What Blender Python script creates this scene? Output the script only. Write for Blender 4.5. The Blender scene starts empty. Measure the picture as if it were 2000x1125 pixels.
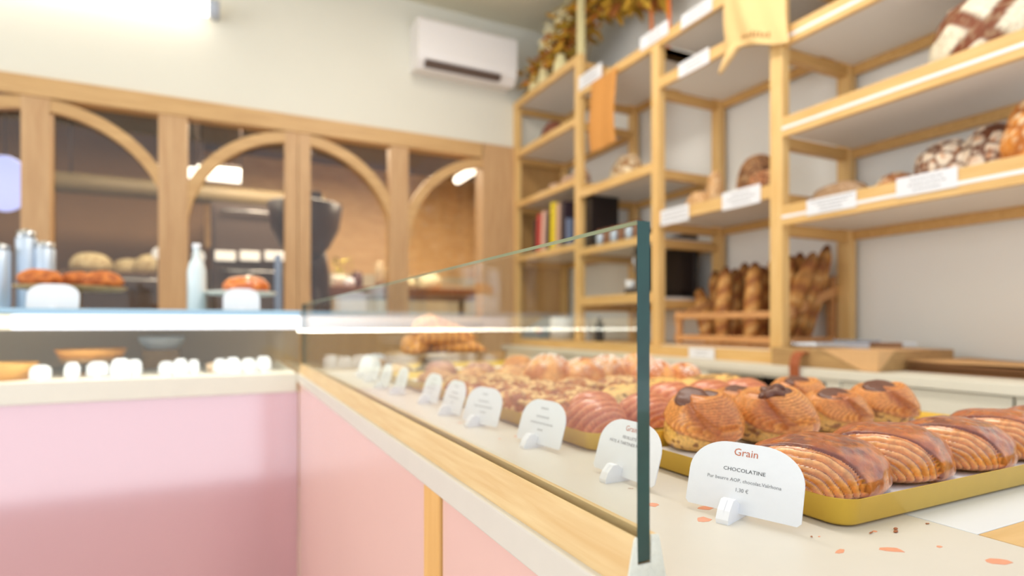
import bpy, bmesh, math, random
from math import sin, cos, pi, radians, sqrt
from mathutils import Vector, Matrix, noise
random.seed(7)
SC = bpy.context.scene
COL = SC.collection

# ------------------------------------------------------------------ camera
Z0 = 1.12                      # camera height above the shop floor
cam_d = bpy.data.cameras.new('camera'); cam = bpy.data.objects.new('camera', cam_d)
COL.objects.link(cam); SC.camera = cam
cam.location = (0, 0, Z0)
cam.rotation_euler = (radians(90), 0, radians(-26.26))
cam_d.sensor_width = 36; cam_d.lens = 20.43; cam_d.shift_y = 0.0348
cam_d.clip_start = 0.02
cam_d.dof.use_dof = True; cam_d.dof.focus_distance = 0.50; cam_d.dof.aperture_fstop = 3.2

# ------------------------------------------------------------------ world, light, exposure
SC.view_settings.view_transform = 'Standard'; SC.view_settings.look = 'None'
SC.view_settings.gamma = 1; SC.view_settings.use_curve_mapping = False
SC.view_settings.exposure = 0.47
W = bpy.data.worlds.new('world'); SC.world = W; W.use_nodes = True
W.node_tree.nodes['Background'].inputs[0].default_value = (0.82, 0.91, 1.0, 1)
W.node_tree.nodes['Background'].inputs[1].default_value = 0.88

def area(name, loc, rot, sx, sy, power, col, spread=180):
    d = bpy.data.lights.new(name, 'AREA'); d.shape = 'RECTANGLE'; d.size = sx; d.size_y = sy
    d.energy = power; d.color = col; d.spread = radians(spread)
    o = bpy.data.objects.new(name, d); COL.objects.link(o); o.location = loc; o.rotation_euler = rot
    return o
# sun on the pavement in front of the open shop front (runs parallel to the facade)
sd = bpy.data.lights.new('sun', 'SUN'); sd.energy = 9.0; sd.angle = radians(1.0); sd.color = (1.0, 0.98, 0.96)
so = bpy.data.objects.new('sun', sd); COL.objects.link(so); so.rotation_euler = (radians(-4), radians(-38), 0)
# unseen fill light under the ceiling, added to brighten the shop interior
area('ceiling_light_shop', (0.9, 1.7, 3.45), (0, 0, 0), 0.4, 2.8, 34, (1.0, 0.94, 0.86))
# unseen fill on the left, added to light the right wall and shelves
area('left_fill', (-3.85, 1.5, 1.75), (0, radians(-88), 0), 2.3, 2.4, 48, (0.93, 0.96, 1.0))
area('ceiling_fill_b', (-1.8, 1.6, 3.45), (0, 0, 0), 2.6, 0.4, 7, (1.0, 0.93, 0.83))  # second unseen ceiling fill, added for interior brightness
# lights of the bakehouse behind the wooden screen
area('bakehouse_light', (1.3, 5.6, 2.9), (0, 0, 0), 2.6, 0.3, 85, (1.0, 0.83, 0.62))
area('bakehouse_light_b', (-1.2, 5.4, 2.9), (0, 0, 0), 2.0, 0.3, 26, (1.0, 0.83, 0.62))
area('case_led', (-0.9, 2.18, 1.095), (radians(-20), 0, 0), 2.4, 0.03, 2.4, (1.0, 0.93, 0.82))

# ------------------------------------------------------------------ helpers
F = Vector((0.4425, 0.8968, 0)); R = Vector((0.8968, -0.4425, 0))
def at(px, py, X=None, Y=None, Z=None):
    """point of the scene (relative to eye height) on the plane X=, Y= or Z= for a pixel"""
    d = F + R*((px-1000)/1135.0); d.z = (632-py)/1135.0
    t = X/d.x if X is not None else (Y/d.y if Y is not None else Z/d.z)
    return d*t
def lin(c):
    c = c/255.0
    return c/12.92 if c <= 0.04045 else ((c+0.055)/1.055)**2.4
def rgb(h):
    return (lin(int(h[0:2], 16)), lin(int(h[2:4], 16)), lin(int(h[4:6], 16)))
def mixc(a, b, t):
    t = max(0.0, min(1.0, t)); return tuple(a[i]*(1-t)+b[i]*t for i in range(3))
def sm(a, b, x):
    t = max(0.0, min(1.0, (x-a)/(b-a))); return t*t*(3-2*t)
def nz(p, s, o=0.0):
    return noise.noise(Vector((p[0]*s+o, p[1]*s-o, p[2]*s+o*0.5)))

class MB:
    def __init__(s): s.v = []; s.f = []; s.c = []; s.sm = []; s.mi = []
    def add(s, vs, fs, col=None, smooth=False, mi=0):
        o = len(s.v); s.v += [tuple(v) for v in vs]
        s.f += [tuple(i+o for i in f) for f in fs]; s.sm += [smooth]*len(fs); s.mi += [mi]*len(fs)
        if col is None: s.c += [(1, 1, 1)]*len(vs)
        elif isinstance(col, list): s.c += col
        else: s.c += [col]*len(vs)
        return s
    def box(s, x0, x1, y0, y1, z0, z1, bev=0.0, col=None, mat=None, mi=0):
        if x0 > x1: x0, x1 = x1, x0
        if y0 > y1: y0, y1 = y1, y0
        if z0 > z1: z0, z1 = z1, z0
        if bev <= 0:
            vs = [Vector((x, y, z)) for x in (x0, x1) for y in (y0, y1) for z in (z0, z1)]
            fs = [(0, 1, 3, 2), (4, 6, 7, 5), (0, 4, 5, 1), (2, 3, 7, 6), (0, 2, 6, 4), (1, 5, 7, 3)]
        else:
            b = min(bev, (x1-x0)*.45, (y1-y0)*.45, (z1-z0)*.45)
            bm = bmesh.new(); bmesh.ops.create_cube(bm, size=1)
            for v in bm.verts:
                v.co = Vector(((x0+x1)/2+v.co.x*(x1-x0), (y0+y1)/2+v.co.y*(y1-y0), (z0+z1)/2+v.co.z*(z1-z0)))
            bmesh.ops.bevel(bm, geom=bm.edges[:], offset=b, segments=2, affect='EDGES', profile=0.6)
            bm.verts.index_update(); vs = [v.co.copy() for v in bm.verts]; fs = [tuple(v.index for v in f.verts) for f in bm.faces]; bm.free()
        if mat is not None: vs = [mat @ v for v in vs]
        return s.add(vs, fs, col, False, mi)
    def grid(s, fn, nu, nv, cu=False, cfn=None, smooth=True, capv=False):
        vs = []; cs = []
        for i in range(nu):
            for j in range(nv):
                p = fn(i/(nu if cu else nu-1), j/(nv-1))
                if cfn: p, c = p; cs.append(c)
                vs.append(p)
        fs = []
        for i in range(nu if cu else nu-1):
            for j in range(nv-1):
                a = i*nv+j; b = ((i+1) % nu)*nv+j
                fs.append((a, b, b+1, a+1))
        return s.add(vs, fs, cs if cfn else None, smooth)
    def lathe(s, prof, c=(0, 0, 0), n=32, smooth=True, mat=None):
        vs = []; fs = []; m = len(prof)
        for i in range(n):
            a = 2*pi*i/n
            for r, z in prof:
                v = Vector((c[0]+r*cos(a), c[1]+r*sin(a), c[2]+z))
                vs.append(mat @ v if mat is not None else v)
        for i in range(n):
            for j in range(m-1):
                a = i*m+j; b = ((i+1) % n)*m+j
                fs.append((a, b, b+1, a+1))
        return s.add(vs, fs, None, smooth)
    def tube(s, pts, r, n=10, col=None, smooth=True):
        pts = [Vector(p) for p in pts]; vs = []; fs = []
        rs = r if isinstance(r, (list, tuple)) else [r]*len(pts)
        up = None
        for i, p in enumerate(pts):
            t = (pts[min(i+1, len(pts)-1)]-pts[max(i-1, 0)]).normalized()
            if up is None: up = t.orthogonal().normalized()
            up = (up-t*up.dot(t)).normalized(); w = t.cross(up)
            for k in range(n):
                a = 2*pi*k/n; vs.append(p+(up*cos(a)+w*sin(a))*rs[i])
        for i in range(len(pts)-1):
            for k in range(n):
                a = i*n+k; b = i*n+(k+1) % n; fs.append((a, b, b+n, a+n))
        fs.append(tuple(range(n-1, -1, -1))); fs.append(tuple((len(pts)-1)*n+k for k in range(n)))
        return s.add(vs, fs, col, smooth)
    def prism(s, poly, fn, a, b, col=None, mi=0):
        """poly 2-D outline, fn(u, v, w) -> point, extruded w from a to b"""
        n = len(poly); vs = [Vector(fn(u, v, a)) for u, v in poly]+[Vector(fn(u, v, b)) for u, v in poly]
        fs = [tuple(range(n)), tuple(range(2*n-1, n-1, -1))]
        for i in range(n):
            j = (i+1) % n; fs.append((i, i+n, j+n, j))
        return s.add(vs, fs, col, False, mi)
    def mesh(s, name, off=Vector((0, 0, 0))):
        m = bpy.data.meshes.new(name)
        m.from_pydata([(v[0]-off.x, v[1]-off.y, v[2]-off.z) for v in s.v], [], s.f)
        m.polygons.foreach_set('use_smooth', s.sm); m.polygons.foreach_set('material_index', s.mi)
        at_ = m.attributes.new('Col', 'FLOAT_COLOR', 'POINT')
        fl = []
        for c in s.c: fl += [c[0], c[1], c[2], 1.0]
        at_.data.foreach_set('color', fl)
        bm = bmesh.new(); bm.from_mesh(m); bmesh.ops.recalc_face_normals(bm, faces=bm.faces[:]); bm.to_mesh(m); bm.free()
        m.update()
        return m
    def base(s):
        xs = [v[0] for v in s.v]; ys = [v[1] for v in s.v]; zs = [v[2] for v in s.v]
        return Vector(((min(xs)+max(xs))/2, (min(ys)+max(ys))/2, min(zs)))

def tag(o, label, cat, group=None):
    if label: o['label'] = label
    if cat: o['category'] = cat
    if group: o['group'] = group
    return o
def build(name, mb, mat, parent=None, label=None, cat=None, group=None, kind=None):
    """one mesh object; coordinates of mb are scene coordinates (parent unrotated) """
    off = mb.base() if parent is None else Vector(parent.get('_o', (0, 0, 0)))
    o = bpy.data.objects.new(name, mb.mesh(name, off))
    for m in (mat if isinstance(mat, (list, tuple)) else [mat]): o.data.materials.append(m)
    COL.objects.link(o)
    if parent is None: o.location = off
    else: o.parent = parent
    if parent is None or parent.get('_o') is None: pass
    o['_o'] = tuple(off)
    tag(o, label, cat, group)
    if kind: o['kind'] = kind
    return o
def thing(name, loc, label=None, cat=None, group=None, kind=None):
    o = bpy.data.objects.new(name, None); COL.objects.link(o); o.location = loc; o['_o'] = tuple(loc)
    o.empty_display_size = 0.02
    tag(o, label, cat, group)
    if kind: o['kind'] = kind
    return o
def copy_tree(o, loc=None, rz=None, sc=None, label=None, parent=None):
    c = o.copy(); COL.objects.link(c)
    if parent is not None: c.parent = parent
    for ch in list(o.children): copy_tree(ch, parent=c)
    if loc is not None: c.location = loc
    if rz is not None: c.rotation_euler = rz if isinstance(rz, (tuple, list)) else (0, 0, rz)
    if sc is not None: c.scale = sc if isinstance(sc, (tuple, list)) else (sc, sc, sc)
    if label: c['label'] = label
    return c
def text_mesh(s, size, fn, mat, parent, name='lettering', align='CENTER', stretch=1.0):
    cu = bpy.data.curves.new('t', 'FONT'); cu.body = s; cu.size = size; cu.align_x = align; cu.resolution_u = 2
    o = bpy.data.objects.new('t', cu); COL.objects.link(o)
    dg = bpy.context.evaluated_depsgraph_get(); me = bpy.data.meshes.new_from_object(o.evaluated_get(dg))
    vs = [v.co.copy() for v in me.vertices]; fs = [tuple(p.vertices) for p in me.polygons]
    bpy.data.objects.remove(o); bpy.data.curves.remove(cu); bpy.data.meshes.remove(me)
    m = MB(); m.add([fn(v.x*stretch, v.y) for v in vs], fs)
    return build(name, m, mat, parent)

# ------------------------------------------------------------------ materials
def newmat(name):
    m = bpy.data.materials.new(name); m.use_nodes = True
    nt = m.node_tree; b = nt.nodes['Principled BSDF']; return m, nt, b
def N(nt, t, **k):
    n = nt.nodes.new(t)
    for a, v in k.items(): setattr(n, a, v)
    return n
def plain(name, hexc, rough=0.5, metal=0.0, noise_amt=0.0, nscale=20, bump=0.0, spec=0.5, emit=None, es=0, coat=0):
    m, nt, b = newmat(name); c = rgb(hexc)
    b.inputs['Base Color'].default_value = (*c, 1); b.inputs['Roughness'].default_value = rough
    b.inputs['Metallic'].default_value = metal; b.inputs['Specular IOR Level'].default_value = spec
    b.inputs['Coat Weight'].default_value = coat
    if emit:
        b.inputs['Emission Color'].default_value = (*rgb(emit), 1); b.inputs['Emission Strength'].default_value = es
    tc = N(nt, 'ShaderNodeTexCoord'); no = N(nt, 'ShaderNodeTexNoise'); no.inputs['Scale'].default_value = nscale
    no.inputs['Detail'].default_value = 4
    nt.links.new(tc.outputs['Object'], no.inputs['Vector'])
    if noise_amt:
        mx = N(nt, 'ShaderNodeMix', data_type='RGBA')
        mx.inputs[6].default_value = (*[x*(1-noise_amt) for x in c], 1); mx.inputs[7].default_value = (*[min(1, x*(1+noise_amt)) for x in c], 1)
        nt.links.new(no.outputs['Fac'], mx.inputs[0]); nt.links.new(mx.outputs[2], b.inputs['Base Color'])
    if bump:
        bp = N(nt, 'ShaderNodeBump'); bp.inputs['Strength'].default_value = bump; bp.inputs['Distance'].default_value = 0.002
        nt.links.new(no.outputs['Fac'], bp.inputs['Height']); nt.links.new(bp.outputs[0], b.inputs['Normal'])
    return m
def wood(name, h1, h2, sc=(1, 1, 1), rough=0.5, g=60):
    m, nt, b = newmat(name)
    tc = N(nt, 'ShaderNodeTexCoord'); mp = N(nt, 'ShaderNodeMapping'); mp.inputs['Scale'].default_value = sc
    no = N(nt, 'ShaderNodeTexNoise'); no.inputs['Scale'].default_value = g; no.inputs['Detail'].default_value = 5; no.inputs['Distortion'].default_value = 0.4
    cr = N(nt, 'ShaderNodeValToRGB'); cr.color_ramp.elements[0].position = .3; cr.color_ramp.elements[1].position = .72
    cr.color_ramp.elements[0].color = (*rgb(h1), 1); cr.color_ramp.elements[1].color = (*rgb(h2), 1)
    L = nt.links.new
    L(tc.outputs['Object'], mp.inputs[0]); L(mp.outputs[0], no.inputs['Vector']); L(no.outputs['Fac'], cr.inputs[0]); L(cr.outputs[0], b.inputs['Base Color'])
    bp = N(nt, 'ShaderNodeBump'); bp.inputs['Strength'].default_value = .15; bp.inputs['Distance'].default_value = .001
    L(no.outputs['Fac'], bp.inputs['Height']); L(bp.outputs[0], b.inputs['Normal'])
    b.inputs['Roughness'].default_value = rough
    return m
def attrmat(name, rough=0.5, bump=0.4, nscale=250, var=0.25, coat=0.0, spec=0.5, rvar=0.0, sss=0.0):
    m, nt, b = newmat(name); L = nt.links.new
    a = N(nt, 'ShaderNodeAttribute', attribute_name='Col')
    tc = N(nt, 'ShaderNodeTexCoord'); no = N(nt, 'ShaderNodeTexNoise'); no.inputs['Scale'].default_value = nscale; no.inputs['Detail'].default_value = 5
    L(tc.outputs['Object'], no.inputs['Vector'])
    mr = N(nt, 'ShaderNodeMapRange'); mr.inputs[3].default_value = 1-var; mr.inputs[4].default_value = 1+var
    mr.inputs[1].default_value = .3; mr.inputs[2].default_value = .7
    L(no.outputs['Fac'], mr.inputs[0])
    vm = N(nt, 'ShaderNodeVectorMath', operation='SCALE'); L(a.outputs['Color'], vm.inputs[0]); L(mr.outputs[0], vm.inputs['Scale'])
    L(vm.outputs[0], b.inputs['Base Color'])
    bp = N(nt, 'ShaderNodeBump'); bp.inputs['Strength'].default_value = bump; bp.inputs['Distance'].default_value = .001
    L(no.outputs['Fac'], bp.inputs['Height']); L(bp.outputs[0], b.inputs['Normal'])
    b.inputs['Roughness'].default_value = rough; b.inputs['Coat Weight'].default_value = coat; b.inputs['Coat Roughness'].default_value = .15
    b.inputs['Specular IOR Level'].default_value = spec
    if rvar:
        n2 = N(nt, 'ShaderNodeTexNoise'); n2.inputs['Scale'].default_value = nscale*.35
        L(tc.outputs['Object'], n2.inputs['Vector'])
        m2 = N(nt, 'ShaderNodeMapRange'); m2.inputs[1].default_value = .35; m2.inputs[2].default_value = .65
        m2.inputs[3].default_value = rough; m2.inputs[4].default_value = rough+rvar
        L(n2.outputs['Fac'], m2.inputs[0]); L(m2.outputs[0], b.inputs['Roughness'])
    return m
def glassmat(name, tint, f0=0.04):
    m = bpy.data.materials.new(name); m.use_nodes = True; nt = m.node_tree; nt.nodes.clear(); L = nt.links.new
    out = N(nt, 'ShaderNodeOutputMaterial'); mx = N(nt, 'ShaderNodeMixShader')
    tr = N(nt, 'ShaderNodeBsdfTransparent'); tr.inputs[0].default_value = (*tint, 1)
    gl = N(nt, 'ShaderNodeBsdfGlossy'); gl.inputs['Roughness'].default_value = 0.0; gl.inputs[0].default_value = (1, 1, 1, 1)
    lw = N(nt, 'ShaderNodeLayerWeight'); lw.inputs[0].default_value = .5
    pw = N(nt, 'ShaderNodeMath', operation='POWER'); pw.inputs[1].default_value = 5
    ma = N(nt, 'ShaderNodeMath', operation='MULTIPLY_ADD'); ma.inputs[1].default_value = .96*.6; ma.inputs[2].default_value = f0
    L(lw.outputs['Facing'], pw.inputs[0]); L(pw.outputs[0], ma.inputs[0]); L(ma.outputs[0], mx.inputs[0])
    L(tr.outputs[0], mx.inputs[1]); L(gl.outputs[0], mx.inputs[2]); L(mx.outputs[0], out.inputs[0])
    return m

M = {}
M['oak'] = wood('oak', 'D9AC68', 'E9C283', (6, .5, 6), .45, 9)
M['oak_v'] = wood('oak_vertical', 'DDB06C', 'ECC788', (6, 6, .5), .45, 9)
M['oak_x'] = wood('oak_crosswise', 'C99A58', 'DDB271', (.5, 6, 6), .5, 9)
M['screen_wood'] = wood('screen_wood', 'BE9468', 'D0A97C', (5, 5, .4), .5, 8)
M['screen_wood_x'] = wood('screen_wood_beam', 'C49A66', 'D6AE78', (.4, 5, 5), .5, 8)
M['panel_wood'] = wood('panel_wood', 'B48A52', 'C59B62', (4, 4, .4), .55, 7)
M['rail_wood'] = wood('rail_wood', 'D9B27A', 'E6C894', (14, .8, 14), .45, 10)
M['board_wood'] = wood('board_wood', 'A98556', 'C29B66', (6, 1, 10), .55, 9)
M['crate_wood'] = wood('crate_wood', 'C98F5A', 'D9A36B', (5, 1, 5), .55, 8)
M['painted_wood'] = plain('painted_wood', 'E4E0D0', .7, noise_amt=.10, nscale=300, bump=.8)
M['shelf_white'] = plain('shelf_white', 'EAE4DC', .6)
M['wall'] = plain('wall_plaster', 'E2DED0', .85, noise_amt=.02, nscale=3, bump=.05)
M['wall_r'] = plain('wall_plaster_right', 'F0EEE8', .85, noise_amt=.03, nscale=2, bump=.1)
M['ceiling'] = plain('ceiling_paint', 'DDD6BE', .9)
M['pavement'] = plain('pavement', 'C3C7CE', .8, noise_amt=.1, nscale=6)
M['floor'] = plain('floor_tile', 'BFB3A2', .5, noise_amt=.08, nscale=4)
M['terrazzo'] = plain('terrazzo', 'D6CEC1', .42, noise_amt=.035, nscale=30)
M['slab'] = plain('cream_stone', 'E9E2D2', .5, noise_amt=.03, nscale=20)
M['chip'] = plain('coral_chip', 'E59B7B', .4, noise_amt=.12, nscale=200)
M['whiteboard'] = plain('white_plate', 'DFE1E4', .35)
M['counter_wood'] = wood('counter_wood', 'CFA66C', 'DDB67E', (1, 8, 8), .5, 9)
M['pink'] = plain('pink_panel', 'E4BBAF', .16, noise_amt=.02, nscale=2)
M['pink_b'] = plain('pink_panel_back', 'D29DA4', .12, noise_amt=.02, nscale=2, spec=1.0, coat=1.0)
M['pink_b'].node_tree.nodes['Principled BSDF'].inputs['Coat IOR'].default_value = 1.9
M['pink_b'].node_tree.nodes['Principled BSDF'].inputs['Coat Roughness'].default_value = .1
M['strip'] = wood('strip_wood', 'D8A055', 'E6B46C', (5, 5, .4), .5, 8)
M['gold'] = plain('gold_tray', 'E3BC48', .30, metal=.4, noise_amt=.08, nscale=25, bump=.05)
M['paper'] = plain('white_paper', 'E8E7EA', .8)
M['card'] = plain('seeded_card', 'E8E8EB', .75, noise_amt=.02, nscale=120, bump=.1)
M['ink'] = plain('grey_ink', '8A8A8C', .8)
M['ink_faint'] = plain('faint_ink', 'BDBDBE', .8)
M['ink_dark'] = plain('dark_ink', '5E5E60', .8)
M['ink_coral'] = plain('coral_ink', 'C4704F', .8)
M['plastic'] = plain('white_plastic', 'F2F2F6', .45)
M['ac'] = plain('ac_white', 'EFEAE8', .4)
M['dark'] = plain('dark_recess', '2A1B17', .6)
M['black'] = plain('black_plastic', '1C1214', .35)
M['steel'] = plain('steel', 'B9BBBE', .25, metal=1)
M['steel_blue'] = plain('steel_blue', 'C9D6E6', .35, metal=.5)
M['kraft'] = plain('kraft_paper', 'CFA06A', .8, noise_amt=.06, nscale=60, bump=.15)
M['kraft_or'] = plain('kraft_orange', 'D2924A', .8, noise_amt=.06, nscale=30, bump=.2)
M['kraft_dk'] = plain('kraft_brown', 'A9794F', .8, noise_amt=.06, nscale=60)
M['leather'] = plain('leather', 'A85A34', .5, noise_amt=.08, nscale=90)
M['tote'] = plain('tote_cotton', 'F0CB8E', .9, noise_amt=.05, nscale=80, bump=.3)
M['orange'] = plain('orange_ribbon', 'D9732A', .7)
M['tube_on'] = plain('tube_lit', 'FFFFFF', .5, emit='FFF6E6', es=2.2)
M['led_cool'] = plain('led_cool', 'FFFFFF', .5, emit='E9F1FF', es=.75)
M['led_warm'] = plain('led_warm', 'F7F0D8', .5, emit='FFF3CF', es=.35)
M['oval_glow'] = plain('oval_glow', 'B9C0F0', .5, emit='A9B4F2', es=.9)  # glow standing for daylight reflected in the left pane
M['tile'] = plain('grey_tile', 'BDB39C', .45, noise_amt=.05, nscale=6)
M['ply'] = wood('plywood', 'C29A66', 'D3AE7C', (1, 1, 4), .6, 5)
M['brown_ceiling'] = plain('brown_ceiling', '6E5645', .8)
M['brown'] = plain('brown_top', '7A4A30', .6)
M['bake_wall'] = plain('bakehouse_wall', '8A6A4C', .8, noise_amt=.1, nscale=3)
M['bake_dark'] = plain('bakehouse_dark', '4A3A33', .6)
M['leaf'] = attrmat('dried_leaf', .8, .2, 60, .2)
M['lam'] = attrmat('laminated_crust', .38, .35, 260, .2, coat=.3)
M['glaze'] = attrmat('glazed_crust', .2, .8, 170, .25, coat=.9, rvar=.3)
M['bread'] = attrmat('bread_crust', .65, .6, 150, .22)
M['choc'] = plain('chocolate', '6B4234', .38, noise_amt=.2, nscale=120, bump=.3)
M['attr'] = attrmat('coloured_print', .6, .05, 30, .05)
M['glass'] = glassmat('clear_glass', (.965, .985, .97))
M['glass_win'] = glassmat('window_glass', (.93, .93, .91), .03)
M['glass_edge'] = plain('glass_cut_edge', '0F3B34', .25, noise_amt=.5, nscale=30, coat=.3)
M['glass_edge_top'] = plain('glass_top_edge', '8FB89C', .3, noise_amt=.1, nscale=40)
M['bottle'] = glassmat('bottle_glass', (.85, .92, .92), .10)
M['amber'] = plain('amber_jar', '8B5A3A', .25)
M['sky_glass'] = plain('blue_glass_edge', 'A9CBE0', .2)

# ------------------------------------------------------------------ room shell
XW, YW, ZC, ZF = 2.62, 4.24, 2.42, -1.12
def struct(name, x0, x1, y0, y1, z0, z1, mat, bev=0, parent=None):
    m = MB(); m.box(x0, x1, y0, y1, z0, z1, bev)
    return build(name, m, mat, parent, kind='structure')
struct('floor', -4, XW, -.2, 8.2, ZF-.1, ZF, M['floor'])
struct('pavement', -9, 9, -9, -.2, ZF-.14, ZF-.04, M['pavement'])
struct('ceiling', -4, XW, -.2, YW+.12, ZC, ZC+.1, M['ceiling'])
struct('wall_right', XW, XW+.1, -.2, YW+.12, ZF, ZC+.1, M['wall_r'])
struct('wall_left', -4.1, -4, -.2, 8.2, ZF, ZC+.1, M['wall'])
struct('wall_back', -4, XW, YW, YW+.12, 1.40, ZC, M['wall'])
struct('wall_back_lower', -4, XW, YW, YW+.10, ZF, .04, M['panel_wood'])
struct('wall_back_corner', 2.10, XW, YW, YW+.10, .04, 1.40, M['panel_wood'])
struct('trim_1', 1.82, 2.12, YW-.03, YW+.12, ZF, 1.425, M['screen_wood'])
# bakehouse beyond the wooden screen
struct('wall_bakehouse_back', -4, 3.2, 7.4, 7.5, .60, 2.3, M['ply'])
struct('wall_bakehouse_left', -4, -.2, 7.0, 7.1, ZF, 2.3, M['bake_wall'])
struct('wall_bakehouse_tiled', -.2, 3.2, 7.38, 7.5, ZF, .62, M['tile'])
struct('wall_bakehouse_right', 3.2, 3.3, YW+.12, 7.5, ZF, 2.3, M['ply'])
struct('wall_bakehouse_side', XW, XW+.1, YW+.12, 4.6, ZF, 2.3, M['ply'])
struct('ceiling_bakehouse', -4, 3.3, YW+.12, 7.5, 1.95, 2.05, M['brown_ceiling'])

# arched wooden screen with glass panes
win = thing('window_1', (0, YW, .04), kind='structure')
def wpart(name, x0, x1, z0, z1, mat, y0=YW-.02, y1=YW+.08, bev=.004, par=None):
    m = MB(); m.box(x0, x1, y0, y1, z0, z1, bev); return build(name, m, mat, par or win)
wpart('top_beam', -4, 1.83, 1.31, 1.425, M['screen_wood_x'], YW-.03, YW+.09)
wpart('sill', -4, 1.83, .0, .06, M['screen_wood_x'], YW-.03, YW+.09)
for x0, x1 in ((-2.05, -1.90), (-1.05, -.915), (-.375, -.215), (.365, .445), (.448, .53), (1.085, 1.225)):
    wpart('post', x0, x1, .06, 1.31, M['screen_wood'])
for cx, r in ((-.985, .66), (.446, .70), (1.90, .72)):
    for sgn in (-1, 1):
        if cx > 1.5 and sgn > 0: continue
        m = MB()
        half = r
        def fn(u, v, w, cx=cx, sgn=sgn): return (cx+sgn*u, w, v)
        poly = []
        for k in range(17):
            a = pi/2*k/16; poly.append((.735*cos(a), .58+.73*sin(a)))
        for k in range(16, -1, -1):
            a = pi/2*k/16; poly.append((.665*cos(a), .58+.66*sin(a)))
        for k in range(32):
            q = [poly[k % 34], poly[(k+1) % 34]]
        vs = []; 
        for k in range(17):
            o_, i_ = poly[k], poly[33-k]
            for (u, v) in (o_, i_):
                for w in (YW-.015, YW+.04): vs.append(fn(u, v, w))
        fs = []
        for k in range(16):
            b = k*4; c = b+4
            fs += [(b, b+1, c+1, c), (b+2, c+2, c+3, b+3), (b, c, c+2, b+2), (b+1, b+3, c+3, c+1)]
        fs += [(0, 2, 3, 1), (64, 65, 67, 66)]
        m.add(vs, fs); build('arch', m, M['screen_wood_x'], win)
for x0, x1 in ((-1.90, -1.05), (-.915, -.375), (-.215, .365), (.53, 1.085), (1.225, 1.82)):
    wpart('pane', x0, x1, .06, 1.31, M['glass_win'], YW+.045, YW+.055, 0)

# ------------------------------------------------------------------ display counter (right arm)
SL = -.17
dc = thing('display_counter', (.6, 1.0, ZF), 'pink fronted display counter with cream speckled stone top and glass guard', 'counter')
m = MB(); m.box(.222, .545, -.3, 2.125, -.2005, SL, .002); slab = build('stone_top', m, M['terrazzo'], dc)
m = MB(); m.box(.5455, 1.06, .2545, 2.125, -.2005, SL, .0008); build('white_plate', m, M['whiteboard'], dc, label='white plate let into the counter behind the speckled strip')
m = MB(); m.box(.5455, 1.06, -.3, .2540, -.2005, SL, .0008); build('wooden_top', m, M['counter_wood'], dc, label='pale wooden end of the counter top')
m = MB(); m.box(.228, .245, -.3, .645, ZF, -.2005); m.box(.228, .245, .709, 2.125, ZF, -.2005); build('front_panel', m, M['pink'], dc, label='salmon pink front panel')
m = MB(); m.box(.224, .246, .648, .706, ZF, -.2005, .002); build('wood_strip', m, M['strip'], dc, label='honey coloured upright wooden strip')
m = MB(); m.box(.245, 1.05, -.28, 2.125, ZF, -.2006); build('carcass', m, M['slab'], dc)
YG = .2985
prof = [(.228, -.17), (.2342, -.140), (.2352, -.1375), (.2364, -.137), (.2368, -.155), (.2478, -.155), (.2482, -.137), (.2535, -.1375), (.2545, -.139), (.261, -.17)]
m = MB()
n = len(prof)
vs = [(x, YG+.001, z) for x, z in prof]+[(x, 2.12, z) for x, z in prof]
fs = [(i, i+n, (i+1) % n+n, (i+1) % n) for i in range(n)]
m.add(vs, fs); build('glass_rail', m, M['rail_wood'], dc, label='grooved pale wooden rail holding the glass')
m = MB()
vs = [(x, YG-.0005, z) for x, z in prof]+[(x, YG+.0012, z) for x, z in prof]
fs = [(i, i+n, (i+1) % n+n, (i+1) % n) for i in range(n)]
fs += [(0, 1, 2, 3, 4), (0, 4, 5, 9), (5, 6, 7, 8, 9)]; fs += [tuple(k+n for k in f) for f in [(0, 1, 2, 3, 4), (0, 4, 5, 9), (5, 6, 7, 8, 9)]]
m.add(vs, fs); build('rail_end', m, M['painted_wood'], dc, label='white painted cut end of the rail')
m = MB()
x0, x1, y0, y1, z0, z1 = .237, .2473, YG+.0005, 2.115, -.1535, .0663
vs = [(x, y, z) for x in (x0, x1) for y in (y0, y1) for z in (z0, z1)]
m.add(vs, [(0, 1, 3, 2)], mi=0); m.add(vs, [(4, 6, 7, 5)], mi=0); m.add(vs, [(0, 4, 5, 1)], mi=1); m.add(vs, [(2, 3, 7, 6)], mi=1)
m.add(vs, [(0, 2, 6, 4)], mi=1); m.add(vs, [(1, 5, 7, 3)], mi=2)
gp = build('glass_panel', m, [M['glass'], M['glass_edge'], M['glass_edge_top']], dc, label='clear glass guard with green cut edge')
# terrazzo chips and crumbs
def chip_poly(px, py, w, h, rot, seed):
    rnd = random.Random(seed); c = at(px, py, Z=SL)
    pts = []
    for k in range(8):
        a = 2*pi*k/8; rr = rnd.uniform(.6, 1.1)
        x, y = w*rr*cos(a), h*rr*sin(a)
        pts.append((c.x+x*cos(rot)-y*sin(rot), c.y+x*sin(rot)+y*cos(rot)))
    return pts
for i, (px, py, w, h, rot) in enumerate([(1378, 992, .010, .006, -.2), (1374, 1015, .009, .006, .2), (1640, 1077, .006, .003, .1), (1741, 1074, .010, .006, -.5), (1946, 1096, .013, .006, -.3),
        (1277, 986, .006, .006, .3), (1708, 1038, .0025, .002, 0), (1010, 852, .007, .005, 0), (898, 826, .006, .004, 0), (976, 857, .003, .003, 0), (1600, 1048, .0015, .001, 0), (1835, 1068, .003, .002, 0)]):
    m = MB(); m.prism(chip_poly(px, py, w, h, rot, i), lambda u, v, w_: (u, v, w_), SL-.002, SL+.00025)
    build('stone_chip', m, M['chip'], dc)
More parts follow.
